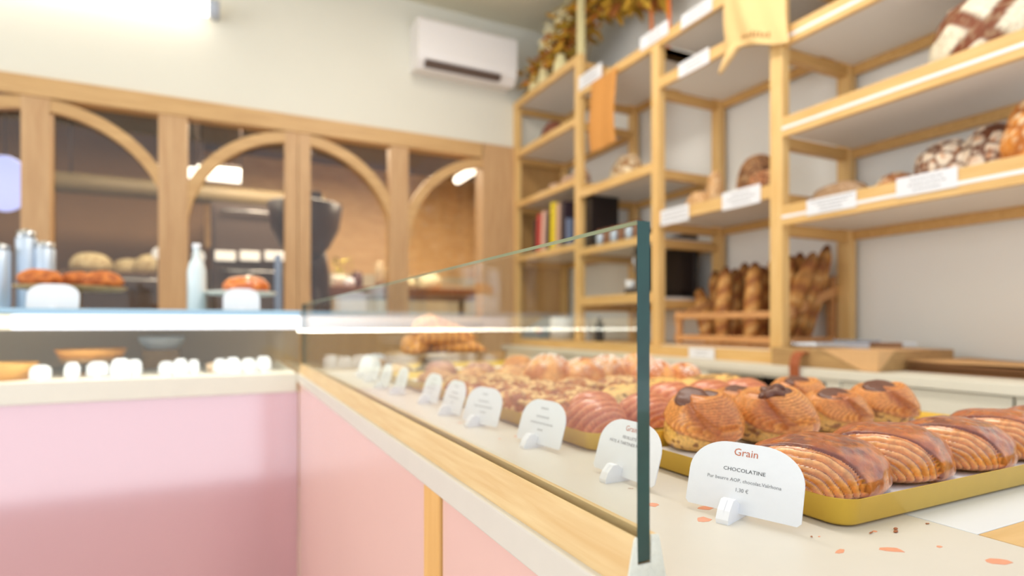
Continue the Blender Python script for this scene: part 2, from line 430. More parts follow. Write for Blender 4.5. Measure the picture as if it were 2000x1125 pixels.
cr = thing('pastry_crumb', at(1390, 984, Z=SL), 'brown crust flake and crumbs on the stone top below the nearest card', 'crumb')
m = MB()
for i, (px, py, s) in enumerate([(1390, 984, .006), (1402, 983, .004), (1230, 954, .0012), (1236, 954, .001), (1748, 1036, .004), (1702, 1041, .002), (1585, 1048, .0014), (1812, 1022, .002), (1475, 992, .001)]):
    c = at(px, py, Z=SL+.0006); rnd = random.Random(i)
    for k in range(3):
        o = Vector((rnd.uniform(-1, 1)*s, rnd.uniform(-1, 1)*s*.6, rnd.uniform(0, .5)*s*.4))
        m.grid(lambda u, v: c+o+Vector((s*.6*cos(2*pi*u)*sin(pi*v), s*.35*sin(2*pi*u)*sin(pi*v), s*.22*cos(pi*v))), 8, 5, cu=True)
o = build('crumbs', m, plain('crumb', 'A8623A', .7), cr); o['kind'] = 'stuff'

# ------------------------------------------------------------------ back display case (left arm)
bc = thing('display_case', (-.8, 2.4, ZF), 'low glass display case with lit top shelf on a pink fronted counter at the back', 'display case')
def bpart(name, b, mat, bev=0, label=None):
    m = MB(); m.box(*b, bev); return build(name, m, mat, bc, label=label)
YB = 2.125
bpart('stone_top', (-2.4, .222, YB, 2.86, -.235, SL, ), M['slab'], .004)
bpart('front_panel', (-2.4, .226, YB+.006, YB+.03, ZF, -.235), M['pink_b'], 0, 'pale pink front panel')
bpart('carcass', (-2.4, .224, YB+.03, 2.85, ZF, -.236), M['slab'])
bpart('front_glass', (-2.4, .228, YB+.004, YB+.012, SL, -.018), M['glass'], 0)
bpart('end_glass', (.229, .236, YB+.004, 2.84, SL, -.018), M['glass'], 0)
bpart('light_bar', (-2.4, -.55, YB-.002, YB+.05, -.018, .026), M['led_warm'], .003, 'warm white light bar along the top')
bpart('light_bar', (-.549, .236, YB-.002, YB+.05, -.018, .026), M['led_cool'], .003, 'cool white light bar along the top')
bpart('top_board', (-2.4, .236, YB+.05, 2.86, -.018, .030), M['whiteboard'], 0)
bpart('top_glass', (-2.4, .236, YB-.004, 2.86, .030, .045), M['sky_glass'], .002, 'blue tinted glass top')
bpart('back_board', (-2.4, .236, 2.84, 2.86, SL, -.018), plain('case_back', 'D8BC98', .6), 0, 'tan wooden back')

# ------------------------------------------------------------------ worktop against the right wall
wt = thing('back_worktop', (2.3, 1.5, ZF), 'cream painted cabinet row with pale worktop along the right wall', 'cabinet')
def wp(name, b, mat, bev=0, label=None):
    m = MB(); m.box(*b, bev); return build(name, m, mat, wt, label=label)
M['cab'] = plain('cabinet_cream', 'E6E0CF', .55, noise_amt=.03, nscale=5)
wp('worktop', (1.98, XW-.002, -.6, YW-.035, -.204, SL), M['cab'], .003)
wp('door', (1.995, 2.012, .8475, 1.355, ZF+.05, -.2085), M['cab'], .001)
wp('door', (1.995, 2.012, .1, .8395, ZF+.05, -.2085), M['cab'], .001)
wp('niche_frame', (1.99, 2.02, 1.358, 1.412, ZF+.05, -.205), M['cab'], .001)
wp('niche_frame', (1.99, 2.02, 2.0, 2.06, ZF+.05, -.205), M['cab'], .001)
wp('niche_frame', (1.99, 2.02, 1.412, 2.0, -.218, -.205), M['cab'], .001)
wp('door', (1.995, 2.012, 2.065, 4.15, ZF+.05, -.2085), M['cab'], .001)
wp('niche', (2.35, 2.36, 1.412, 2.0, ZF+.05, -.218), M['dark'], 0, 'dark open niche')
wp('carcass', (2.02, 2.60, -.6, 1.38, ZF, -.2045), M['cab'])
wp('carcass', (2.02, 2.60, 2.03, 4.19, ZF, -.2045), M['cab'])

# ------------------------------------------------------------------ shelving unit
XF, XB = 2.10, 2.59
su = thing('shelving_unit', (2.35, 2.5, SL), 'tall open oak shelving unit standing on the worktop against the right wall', 'shelf')
def sp(name, b, mat, bev=.002, label=None):
    m = MB(); m.box(*b, bev); return build(name, m, mat, su, label=label)
P = [(4.205, 1.79), (3.278, 1.79), (2.496, 1.555), (1.72, 1.62), (.74, 1.62)]
pw = .062
sp('plinth', (2.075, XB, 1.72, 4.205, SL+.0005, -.117), M['oak'], .002)
for i, (y, zt) in enumerate(P):
    zb = -.117 if i < 4 else SL+.001
    sp('post', (XF, XF+.045, y-pw/2, y+pw/2, zb, zt), M['oak_v'])
    sp('post', (XB-.045, XB, y-pw/2, y+pw/2, zb, zt), M['oak_v'])
def shelf(i, z0, z1, ft=None, strip=False, back=True):
    """shelf of bay i between posts i and i+1, front rail from z0 to z1"""
    ya, yb = P[i+1][0]+pw/2, P[i][0]-pw/2
    sp('front_rail', (XF-.002, XF+.022, ya, yb, z0, z1), M['oak'])
    sp('shelf_board', (XF+.022, XB-.002, ya, yb, z0+.012, z0+.032), M['shelf_white'], .001, 'off white shelf board')
    sp('back_rail', (XB-.024, XB, ya, yb, z0-.03, z0+.012), M['oak_x'])
    for y in (P[i][0], P[i+1][0]):
        sp('side_rail', (XF+.045, XB-.045, y-.02, y+.02, z0-.035, z0+.012), M['oak_x'])
    if strip:
        zc = z0+(z1-z0)*.42
        sp('label_strip', (XF-.004, XF-.0015, ya, yb, zc-.006, zc+.006), M['plastic'], .0005, 'thin white strip for price labels')
shelf(0, 1.735, 1.79); shelf(0, 1.33, 1.385); shelf(0, .93, .975); shelf(0, .495, .54)
shelf(1, 1.50, 1.555); shelf(1, .83, .885); shelf(1, .45, .495); shelf(1, .118, .175)
shelf(2, 1.50, 1.555); shelf(2, 1.27, 1.325); shelf(2, .54, .598)
shelf(3, 1.54, 1.62, strip=True); shelf(3, 1.164, 1.238, strip=True); shelf(3, .784, .866, strip=True); shelf(3, .412, .496, strip=True)
sp('shelf_board', (XF+.02, XB, 1.75, 2.47, -.117, -.112), M['cab'], 0)

# labels clipped on the shelves
def stroke_lines(m, x, yc, w, z0, z1, rows, seed, nrm=-1):
    rnd = random.Random(seed); h = (z1-z0)
    for r in range(rows):
        z = z1-h*(r+1)/(rows+1); lw = w*rnd.uniform(.35, .85); y = yc+lw/2
        while y > yc-lw/2:
            l = rnd.uniform(.004, .012); m.box(x-.0004, x, y-l, y, z-h*.03, z+h*.03); y -= l+.003
def shelf_label(px0, px1, py, z0, z1, label, X=XF-.0065, rows=3, tilt=0):
    a = at(px0, py, X=X); b = at(px1, py, X=X); yc = (a.y+b.y)/2; w = abs(a.y-b.y)
    t = thing('shelf_label', (X, yc, z0), label, 'label', 'white price labels on the shelves')
    m = MB(); m.box(X, X+.0022, b.y, a.y, z0, z1, .0006); build('card', m, M['card'], t)
    m = MB(); stroke_lines(m, X, yc, w, z0, z1, rows, int(px0)); build('print', m, M['ink'], t)
shelf_label(1130, 1175, 147, 1.535, 1.625, 'white label on the far top shelf above the hanging brown paper bag')
shelf_label(1250, 1305, 67, 1.53, 1.605, 'white label on the top shelf beside the orange ribbons')
shelf_label(1330, 1390, 25, 1.505, 1.575, 'topmost white label on the top shelf left of the cotton bag')
shelf_label(1325, 1385, 118, 1.262, 1.335, 'white label on the second shelf just under the cotton bag')
shelf_label(1290, 1345, 420, .522, .605, 'white label at the left end of the shelf with the cut loaf')
shelf_label(1410, 1485, 385, .53, .612, 'white label under the rough dark loaf left of the upright')
shelf_label(1575, 1672, 398, .432, .494, 'printed white label in front of the sliced brown loaf', rows=4)
shelf_label(1750, 1870, 356, .437, .503, 'long printed white label in front of the floured cracked loaves')
shelf_label(1345, 1395, 694, -.168, -.118, 'small white label on the base board below the baguettes', X=2.068, rows=2)

# ------------------------------------------------------------------ baking trays
def tray(x0, x1, y0, y1, label, group=None, paper=True):
    z0 = SL+.0008; t = thing('baking_tray', ((x0+x1)/2, (y0+y1)/2, z0), label, 'tray', group)
    H = .0235; fl = .004; th = .0012; r = .022
    def ring(o, z, n=6):
        pts = []
        for cx, cy, a0 in ((x1-r, y1-r, 0), (x0+r, y1-r, pi/2), (x0+r, y0+r, pi), (x1-r, y0+r, 3*pi/2)):
            for k in range(n+1):
                a = a0+pi/2*k/n; pts.append((cx+(r+o)*cos(a), cy+(r+o)*sin(a), z))
        return pts
    rings = [ring(-.010, z0), ring(-.006, z0+.0006), ring(-.0035, z0+.003), ring(-.0005, z0+H), ring(.001, z0+H+.0012), ring(.0018, z0+H), ring(.0012, z0+H-.002),
             ]
    inner = [ring(-.0022, z0+H), ring(-.0052, z0+.004), ring(-.0085, z0+.0022)]
    m = MB(); allr = [rings[0], rings[1], rings[2], rings[6-0] if False else rings[3], rings[4], inner[0], inner[1], inner[2]]
    n = len(allr[0]); vs = [p for rr in allr for p in rr]; fs = []
    for i in range(len(allr)-1):
        for k in range(n):
            a = i*n+k; b = i*n+(k+1) % n; fs.append((a, b, b+n, a+n))
    fs.append(tuple(range(n))); fs.append(tuple((len(allr)-1)*n+k for k in range(n)))
    m.add(vs, fs, None, True); build('tray_pan', m, M['gold'], t)
    if paper:
        m = MB(); m.grid(lambda u, v: (x0+.012+(x1-x0-.024)*u, y0+.010+(y1-y0-.02)*v, z0+.0035+.0012*nz((u*9, v*9, 0), 1)+.009*sm(.955, 1, max(abs(2*u-1), 0))), 50, 30)
        build('baking_paper', m, M['paper'], t)
    return t
tray(.452, 1.030, .303, .62, 'gold baking tray nearest the camera holding glazed chocolate pastries', 'gold trays on the counter')
tray(.430, 1.000, .635, .99, 'gold baking tray second from the camera under striped round buns', 'gold trays on the counter')
tray(.430, 1.000, 1.005, 1.34, 'gold baking tray in the middle of the counter under nut pastries', 'gold trays on the counter')
tray(.430, 1.000, 1.36, 1.70, 'gold baking tray far along the counter under brown slices', 'gold trays on the counter')
tray(.430, 1.000, 1.72, 2.06, 'farthest gold baking tray at the corner of the counter', 'gold trays on the counter')
TZ = SL+.0052

# ------------------------------------------------------------------ pastry builders
def blob(nu, nv, half, e1, e2, post, flat=.28):
    """superellipsoid with a flattened underside; post(p, d) -> (point, colour). Base at z=0"""
    m = MB(); hx, hy, hz = half
    def pw_(c, e): return math.copysign(abs(c)**e, c)
    def fn(u, v):
        ph = 2*pi*u; th = -pi/2+pi*v
        c = pw_(cos(th), e1)
        d = Vector((c*pw_(cos(ph), e2), c*pw_(sin(ph), e2), pw_(sin(th), e1)))
        p = Vector((d.x*hx, d.y*hy, d.z*hz))
        nn = Vector((d.x/hx, d.y/hy, d.z/hz)).normalized()
        if p.z < 0: p.z *= flat
        p.z += hz*flat
        return post(p, nn)
    m.grid(fn, nu, nv, cu=True, cfn=True)
    return m
C_pale, C_line, C_or = rgb('E9A766'), rgb('8E3F18'), rgb('CF7A36')
C_crust, C_deep, C_lite = rgb('AC541E'), rgb('7C3214'), rgb('DD9048')

def chocolatine_mesh(seed):
    hx, hy, hz = .052, .046, .040
    cx, cy, cz = -.056, -.020, .006
    def post(p, nn):
        q = Vector(((p.x-cx)/.056, (p.y-cy)/.062, (p.z-cz)/.046)); rho = q.length+.05*nz(p, 25, seed)
        big = nz(p, 30, seed)*.0018
        if rho < 1:
            ph = (rho**.85)*9.5+.35*nz(p, 60, seed+3); k = ph-math.floor(ph)
            h = .0015*(k**.6)-.0030*(1-rho)+.001
            edge = sm(.0, .16, k)*sm(1.0, .90, k)
            c = mixc(C_line, mixc(C_or, C_pale, sm(.3, .85, k)), edge)
            c = mixc(c, C_line, .45*sm(.45, .1, rho))
            return p+nn*(h+big*.5), c
        lip = sm(1.0, 1.03, rho)
        h = .0008+.0028*lip*(1-.5*sm(1.1, 1.6, rho))
        # shallow pinched ends
        t = nz(p, 45, seed+9); t2 = nz(p, 110, seed+5)
        c = mixc(C_crust, C_deep, sm(-.1, .45, t))
        low = sm(.040, .014, p.z+.006*nz(p, 50, seed))*sm(-.25, .2, nz(p, 70, seed+2)+.15)
        c = mixc(c, C_lite, .85*low)
        c = mixc(c, rgb('C8702C'), .6*sm(.05, .4, t2))
        c = mixc(C_deep, c, sm(1.0, 1.09, rho))
        return p+nn*(h+big*1.5+.0010*t2+.0012*t), c
    return blob(280, 170, (hx, hy, hz), .82, .78, post, .32)
cz_labels = ['glazed chocolate pastry beside the nearest printed card, its layered end facing left', 'second glazed chocolate pastry from the nearest card', 'third glazed chocolate pastry from the nearest card', 'fourth glazed chocolate pastry from the nearest card, near the frame edge', 'fifth glazed chocolate pastry of the row, at the frame edge']
cm = [chocolatine_mesh(1.3), chocolatine_mesh(7.7)]
base = []
for k in range(2):
    base.append(cm[k].mesh('chocolate_pastry'))
    base[k].materials.append(M['glaze'])
for k in range(5):
    o = bpy.data.objects.new('chocolate_pastry', base[k % 2]); COL.objects.link(o)
    o.location = ([.532, .655, .772, .884, .994][k], .388+.004*(k % 2), TZ-.001); o.rotation_euler = (0, 0, radians([0, 3, -2, 2, -3][k]))
    o.scale = ([1.32, 1.24, 1.2, 1.2, 1.2][k], 1.14, [1.0, 1.04, 1.0, 1.05, 1][k])
    tag(o, cz_labels[k], 'pastry', 'glazed chocolate pastries on the nearest tray')
def swirl_bun(seed, hx=.047, hz=.052):
    Cb, Cl, Cy = rgb('EBA355'), rgb('AF5E26'), rgb('E2B460')
    H = hz*1.5; p0 = 2.9+.5*sin(seed*7)
    def post(p, nn):
        ph = math.atan2(p.y, p.x); z = p.z/H; r = sqrt(p.x*p.x+p.y*p.y)
        spread = .34+.66*abs(sin((ph-p0)/2))
        zt = .93-.10*cos(ph-p0-.8)
        a_ = (zt-z)/spread
        ln = (a_*21+1.6*nz(p, 20, seed)+.35*nz(p, 90, seed)) % 1.0
        band = sm(-.05, .02, a_)*sm(.80, .72, a_+.08*nz(p, 40, seed))
        sf = ((ph-p0-2.2+z*1.5)/(2*pi)) % 1.0
        seam = sm(0, .03, sf)*(1-sf)
        h = .0060*seam*sm(.15, .5, z)+band*(.0042+.0008*ln)+.0034*nz(p, 30, seed)
        c = mixc(Cl, mixc(rgb('D07E3A'), Cb, sm(.2, .9, ln)), sm(0, .30, ln)*sm(1.03, .9, ln)*.9+.1)
        c = mixc(c, rgb('BE6228'), .45*sm(.0, .45, nz(p, 26, seed+4)))
        low = (1-sm(.80, .72, a_+.08*nz(p, 40, seed)))
        c = mixc(c, Cy, .85*low); h += low*(.0016*nz(p, 170, seed)-.001)
        c = mixc(c, rgb('7A3A18'), low*.8*sm(.12, .35, nz(p, 130, seed+1)))
        c = mixc(c, rgb('A4501E'), .8*sm(.80, .74, a_)*sm(.70, .76, a_))
        c = mixc(c, rgb('9A4A1E'), .7*sm(.06, .0, min(sf, 1-sf))*sm(.2, .5, z))
        top = sm(-.02, -.10, a_)
        c = mixc(c, rgb('B5652C'), .7*top)
        q = p+nn*h
        dent = sm(.75, .1, r/hx)*sm(.6, .9, z)
        q.z -= .012*dent
        kx = 1.02-.20*sm(.25, 1.0, z)+.05*sm(.3, .0, z)
        q.x *= kx; q.y *= kx
        t = sm(.2, 1, z); q.x -= .006*t; q.y -= .007*t
        return q, c
    return blob(170, 110, (hx, hx*.96, hz), .70, 1.0, post, .5)
def disc(m, c, rx, rz, tilt, az, seed=0, lump=0.0):
    T = Matrix.Translation(c) @ Matrix.Rotation(az, 4, 'Z') @ Matrix.Rotation(tilt, 4, 'Y')
    def fn(u, v):
        th = -pi/2+pi*v; a = 2*pi*u; cc = abs(cos(th))**.5
        p = Vector((rx*cc*cos(a), rx*cc*sin(a), rz*sin(th)))
        if lump: p *= 1+lump*nz(p, 90, seed)
        return T @ p
    m.grid(fn, 36, 16, cu=True); return m
swirls = [
 (.566, .580, 1.02, 2.6, [(-.024, -.012, .071, .021, .62), (-.006, -.026, .066, .019, .75)], 'tall swirled bun with two chocolate buttons on top, left of the nearest card'),
 (.688, .575, 1.14, 5.9, [(-.012, -.018, .070, .021, .45)], 'largest swirled bun with a molten chocolate centre, behind the nearest card'),
 (.838, .585, 1.0, 1.0, [(-.016, -.018, .070, .023, .5)], 'swirled bun with one oval chocolate button, right of the molten one'),
 (.965, .590, 1.06, 4.0, [(-.016, -.014, .072, .023, .5)], 'swirled bun with chocolate top farthest right beside bare tray paper'),
 (.905, .700, 1.04, 3.2, [(-.014, -.014, .072, .020, .4)], 'swirled bun with a round chocolate button in the row behind'),
 (.740, .680, .95, .4, [(-.012, -.012, .070, .020, .5)], 'swirled bun mostly hidden behind the molten one'),
]
for i, (x, y, s, sd, ds, lab) in enumerate(swirls):
    t = thing('swirled_bun', (0, 0, 0), lab, 'pastry', 'swirled chocolate buns')
    build('dough', swirl_bun(sd), M['lam'], t)
    for (dx, dy, dz, r, tl) in ds:
        m = MB(); disc(m, Vector((dx, dy, dz)), r, .0075, tl, radians(-131), sd, .5 if i == 1 else .12)
        if i == 1:
            for q in range(7): disc(m, Vector((dx+random.uniform(-.014, .010), dy+random.uniform(-.012, .012), dz+random.uniform(0, .006))), .009, .006, random.uniform(-.8, .8), q, q, .9)
        build('chocolate', m, M['choc'], t, label='dark brown chocolate on top')
    t.location = (x, y, TZ-.001); t.scale = (s, s, s*[.96, .86, .82, .82, .86, .85][i]); t.rotation_euler = (radians(random.uniform(-3, 3)), radians(random.uniform(-3, 3)), 0)

def striped_round(seed):
    hx, hy, hz = .046, .046, .042
    def post(p, nn):
        q = Vector(((p.x+.005)/.075, (p.y+.052)/.09, (p.z-.0)/.062)); rho = q.length
        ph = rho*7.5+.25*nz(p, 40, seed); k = ph-math.floor(ph)
        c = mixc(rgb('A9502F'), mixc(rgb('BE6440'), rgb('DA8C62'), sm(.2, .9, k)), sm(0, .3, k)*sm(1.04, .85, k)+.25)
        return p+nn*(.0016*k+.001*nz(p, 40, seed)), c
    return blob(110, 70, (hx, hy, hz), .9, .95, post, .35)
sr = [striped_round(2.0).mesh('striped_bun'), striped_round(5.0).mesh('striped_bun')]
for s_ in sr: s_.materials.append(M['lam'])
for i, (x, y, s, rz, lab) in enumerate([(.490, .715, 1.0, .15, 'striped reddish round bun at the tray corner, left of the glass edge'), (.590, .722, 1.0, .1, 'striped reddish round bun seen behind the upright glass edge'), (.70, .79, 1.12, .2, 'striped reddish round bun behind the bun with two chocolate buttons'),
      (.80, .795, 1.1, 0, 'striped reddish round bun second from right in its row'), (.89, .80, 1.08, -.1, 'striped reddish round bun at the right end of its row'), (.545, .80, .95, 0, 'striped reddish round bun hidden low behind the leftmost two')]):
    o = bpy.data.objects.new('striped_bun', sr[i % 2]); COL.objects.link(o); o.location = (x, y, TZ-.001); o.rotation_euler = (0, 0, rz); o.scale = (s, s, s)
    tag(o, lab, 'pastry', 'striped round buns')

def choc_loaf(seed):
    def post(p, nn):
        top = sm(.03, .058, p.z)
        big = nz(p, 22, seed); fi = noise.fractal(Vector((p.x*55+seed, p.y*90, p.z*55)), .8, 2, 4)
        c = mixc(rgb('F2DDA4'), rgb('E9AE52'), .8*sm(.012, .045, p.z+.012*big))
        c = mixc(c, rgb('5B2B1E'), sm(.05, .35, fi)*sm(.4, .8, top)*.95)
        blot = sm(.30, .40, nz(p, 48, seed+7))*(1-top)
        c = mixc(c, rgb('5A3431'), blot)
        return p+nn*(.004*big-.003*blot+.0012*fi*top), c
    return blob(150, 80, (.088, .040, .036), .8, .8, post, .45)
for i, (x, y, rz, s, sd, lab) in enumerate([(.935, .925, radians(-8), 1.05, 1.5, 'long pale loaf pastry streaked with dark chocolate, right of the glass edge'), (.720, .905, radians(-6), .95, 6.5, 'long pale loaf pastry streaked with chocolate, crossing behind the glass edge'), (.86, .99, radians(-4), .9, 9.1, 'pale chocolate streaked loaf pastry lying behind the other two')]):
    o = build('chocolate_loaf', choc_loaf(sd), M['bread'], None, lab, 'pastry', 'chocolate streaked loaf pastries')
    o.location = (x, y, TZ-.001); o.rotation_euler = (0, 0, rz); o.scale = (s, s, s)

def nutty(seed, half=(.062, .036, .030)):
    def post(p, nn):
        n1 = nz(p, 95, seed); n2 = nz(p, 40, seed+4)
        ch = sm(.05, .3, n1)
        c = mixc(rgb('B5703C'), rgb('EBC284'), ch); c = mixc(c, rgb('8E5136'), .7*sm(.2, .5, n2)*(1-ch))
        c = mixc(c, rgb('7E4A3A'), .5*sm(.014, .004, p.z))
        return p+nn*(.004*ch+.005*n2), c
    return blob(110, 60, half, .85, .85, post, .4)
nm = [nutty(3.0).mesh('nut_pastry'), nutty(8.2).mesh('nut_pastry')]
for s_ in nm: s_.materials.append(M['bread'])
k = 0
nut_lab = 'nut covered golden pastry '
places = ['directly behind the third card from the camera', 'between the third and fourth cards', 'just behind the leftmost striped bun', 'beside the fourth card', 'left of the chocolate streaked loaves', 'behind the fifth card', 'in the middle of the nut pastries', 'below the sugared brioches', 'behind the sixth card', 'at the back of the nut pastries', 'second from the left at the back', 'behind the seventh card']
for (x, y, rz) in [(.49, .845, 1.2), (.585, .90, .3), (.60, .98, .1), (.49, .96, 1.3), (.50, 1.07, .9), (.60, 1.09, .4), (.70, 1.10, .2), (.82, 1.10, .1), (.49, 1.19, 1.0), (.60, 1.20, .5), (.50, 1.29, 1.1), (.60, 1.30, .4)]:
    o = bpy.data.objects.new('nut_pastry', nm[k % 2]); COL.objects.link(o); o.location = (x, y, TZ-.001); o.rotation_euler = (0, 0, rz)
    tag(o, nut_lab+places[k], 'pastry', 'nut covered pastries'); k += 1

def brioche(seed, half=(.054, .05, .046)):
    def post(p, nn):
        a = math.atan2(p.y, p.x); kn = abs(sin(a*2.5+p.z*30+seed))
        t = nz(p, 210, seed); up = sm(.03, .065, p.z)
        c = mixc(rgb('C9743A'), rgb('EBA35C'), sm(-.3, .4, nz(p, 35, seed)))
        g = sm(.02, .12, t)*up*sm(-.25, .2, nz(p, 30, seed+2)+.1)
        c = mixc(c, rgb('F7EEE6'), g)
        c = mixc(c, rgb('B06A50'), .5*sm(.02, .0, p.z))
        return p+nn*(.006*kn-.003+.002*g), c
    return blob(120, 80, half, .9, .95, post, .4)
bm_ = [brioche(1.0).mesh('sugar_brioche'), brioche(4.4).mesh('sugar_brioche')]
for s_ in bm_: s_.materials.append(M['bread'])
bl = ['leftmost sugar topped brioche behind the nut pastries', 'second sugar topped brioche from the left', 'sugar topped brioche in the middle of its row', 'sugar topped brioche just left of the glass edge', 'sugar topped brioche behind the glass edge', 'sugar topped brioche right of the glass edge']
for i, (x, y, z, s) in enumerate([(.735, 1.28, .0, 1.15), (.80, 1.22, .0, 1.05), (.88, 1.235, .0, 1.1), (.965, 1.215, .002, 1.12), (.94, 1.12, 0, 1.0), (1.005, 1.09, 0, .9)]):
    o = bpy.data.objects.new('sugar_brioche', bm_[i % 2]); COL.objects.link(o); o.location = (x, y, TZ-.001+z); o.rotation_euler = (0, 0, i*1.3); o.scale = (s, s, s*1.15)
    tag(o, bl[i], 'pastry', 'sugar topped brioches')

def croissant(seed):
    def post(p, nn):
        t = p.x/.075
        k = (abs(t)*4.0+.1) % 1.0
        h = .004*(1-k)
        c = mixc(rgb('B5621F'), rgb('F0A64C'), sm(0, .5, 1-k)+.2*nz(p, 40, seed))
        q = p+nn*h
        sc = 1-.62*abs(t)**1.4
        q.y *= sc; q.z *= sc
        q.y -= .030*t*t
        return q, c
    return blob(110, 50, (.075, .034, .030), .8, .9, post, .5)
crm = croissant(1.0).mesh('croissant'); crm.materials.append(M['lam'])
cl = ['on top of the golden pile', 'at the left foot of the golden pile', 'at the right foot of the golden pile', 'in the middle of the golden pile', 'lowest at the back of the golden pile', 'leaning on the right of the golden pile']
st = thing('cake_stand', (.62, 1.86, SL+.012), 'low wooden stand under the golden croissant pile at the far end of the counter', 'stand')
m = MB(); m.lathe([(0, .05), (.15, .05), (.155, .056), (.155, .062), (0, .062)], (.62, 1.86, SL+.012)); build('plate', m, M['board_wood'], st)
m = MB(); m.lathe([(0, 0), (.06, 0), (.05, .01), (.03, .03), (.035, .05)], (.62, 1.86, SL+.012)); build('foot', m, M['board_wood'], st)
for i, (x, y, z, rz) in enumerate([(.61, 1.86, .140, .3), (.55, 1.83, .074, 1.0), (.70, 1.84, .074, -.3), (.62, 1.82, .105, .1), (.63, 1.93, .074, .5), (.68, 1.87, .115, -.4)]):
    o = bpy.data.objects.new('croissant', crm); COL.objects.link(o); o.location = (x, y, SL+z); o.rotation_euler = (0, 0, rz); o.scale = (1.25, 1.25, 1.3)
    tag(o, 'golden croissant '+cl[i], 'pastry', 'croissants in the golden pile')
# far brown slices and buns
def roundloaf(h1, h2, half, seed, e=.85):
    a, b = rgb(h1), rgb(h2)
    def post(p, nn):
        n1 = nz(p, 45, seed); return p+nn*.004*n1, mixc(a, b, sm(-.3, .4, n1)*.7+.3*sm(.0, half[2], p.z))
    return blob(70, 40, half, e, e, post, .4)
for i, (x, y, h1, h2, half, lab) in enumerate([
   (.50, 1.46, 'A8653C', 'D9A06C', (.05, .04, .03), 'small brown bun behind the eighth card'), (.60, 1.45, 'B5713F', 'E0A970', (.055, .04, .032), 'brown bun beside the pale flat pastries'),
   (.72, 1.46, 'B9743F', 'E6AE6E', (.085, .045, .030), 'long pinkish brown roll in front of the golden pile'), (.88, 1.45, 'C27B40', 'EBA661', (.07, .05, .035), 'orange brown roll right of the pinkish long roll'),
   (.56, 1.60, '9C5B45', 'CB8A64', (.05, .045, .04), 'rosy brown bun left of the golden pile'), (.68, 1.60, '9A5C48', 'D29A78', (.055, .045, .035), 'rosy brown bun just below the golden pile'), (.82, 1.62, 'B06F45', 'DFA06C', (.08, .05, .045), 'rounded pink brown loaf right below the golden pile'),
   (.49, 1.80, 'C88A4A', 'E9BE7C', (.05, .04, .028), 'yellow brown bun near the corner of the counter'), (.47, 1.95, 'B78553', 'DDB27C', (.06, .045, .03), 'farthest yellow brown bun at the counter corner')]):
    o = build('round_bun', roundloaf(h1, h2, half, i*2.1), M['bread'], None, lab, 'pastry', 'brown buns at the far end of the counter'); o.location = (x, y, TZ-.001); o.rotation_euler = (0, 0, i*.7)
m = MB()
for i, (x, y) in enumerate([(.50, 1.385), (.60, 1.385), (.70, 1.385)]):
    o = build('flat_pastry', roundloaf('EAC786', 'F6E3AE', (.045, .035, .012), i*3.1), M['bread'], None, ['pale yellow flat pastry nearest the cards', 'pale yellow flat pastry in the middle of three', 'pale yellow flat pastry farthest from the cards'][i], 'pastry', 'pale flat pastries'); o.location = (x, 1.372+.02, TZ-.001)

# ------------------------------------------------------------------ name cards on the counter
cw, chh, crd = .101, .0605, .029
def card_outline(w, h, r):
    pts = [(-w/2+.003, 0), (w/2-.003, 0), (w/2, .003)]
    for k in range(13):
        a = pi/2*k/12; pts.append((w/2-r*1.25+r*1.25*cos(a), h-r+r*sin(a)))
    for k in range(13):
        a = pi/2+pi/2*k/12; pts.append((-w/2+r*1.25+r*1.25*cos(a), h-r+r*sin(a)))
    pts.append((-w/2, .003)); return pts
def name_card(x, y, rz, label, lines=None, s=1.0, lean=17, seed=0, roll=0, z=SL):
    """local frame: width along +x', face towards -y'; built upright then rotated"""
    t = thing('name_card', (0, 0, 0), label, 'sign', 'white name cards')
    l = radians(lean); zb = .0055
    def P3(u, v, w): # u across, v up the card, w out of the face (towards viewer negative y')
        return Vector((u, v*sin(l)-w*cos(l), zb+v*cos(l)-w*sin(l)*-1*-1 if False else zb+v*cos(l)+w*sin(l)))
    m = MB(); m.prism(card_outline(cw, chh, crd), P3, -.0012, 0); build('card', m, M['card'], t)
    # slotted foot: rounded wedge in front and behind
    m = MB(); w = .0055
    pr = [(-.020, 0), (.020, 0), (.021, .003), (.012, .009), (.004, .0125), (-.004, .0185), (-.010, .0185), (-.017, .011), (-.0205, .004)]
    m.prism(pr, lambda u, v, w_: (w_-.006, u, v), -w, w)
    m.prism([(-.0175, .0115), (-.0165, .0125), (-.0102, .0190), (-.0108, .0180)], lambda u, v, w_: (w_-.006, u, v), -.0005, .0005)
    build('foot', m, M['plastic'], t, label='small white slotted foot')
    if lines:
        for (txt, size, v, mat, st) in lines:
            text_mesh(txt, size, lambda a, b, v=v: P3(a, v+b, .0003), M[mat], t, stretch=st)
    else:
        m = MB(); rnd = random.Random(seed)
        for r, (v, wd) in enumerate(((.049, .016), (.037, .03), (.028, .05), (.019, .012))):
            u = -wd/2
            while u < wd/2:
                q = rnd.uniform(.002, .006); m.prism([(u, v-.0012), (u+q, v-.0012), (u+q, v+.0012), (u, v+.0012)], P3, .0002, .0004); u += q+.0012
        build('lettering', m, M['ink_faint'], t)
    t.location = (x, y, z); t.rotation_euler = (0, radians(roll), rz); t.scale = (s, s, s)
    return t
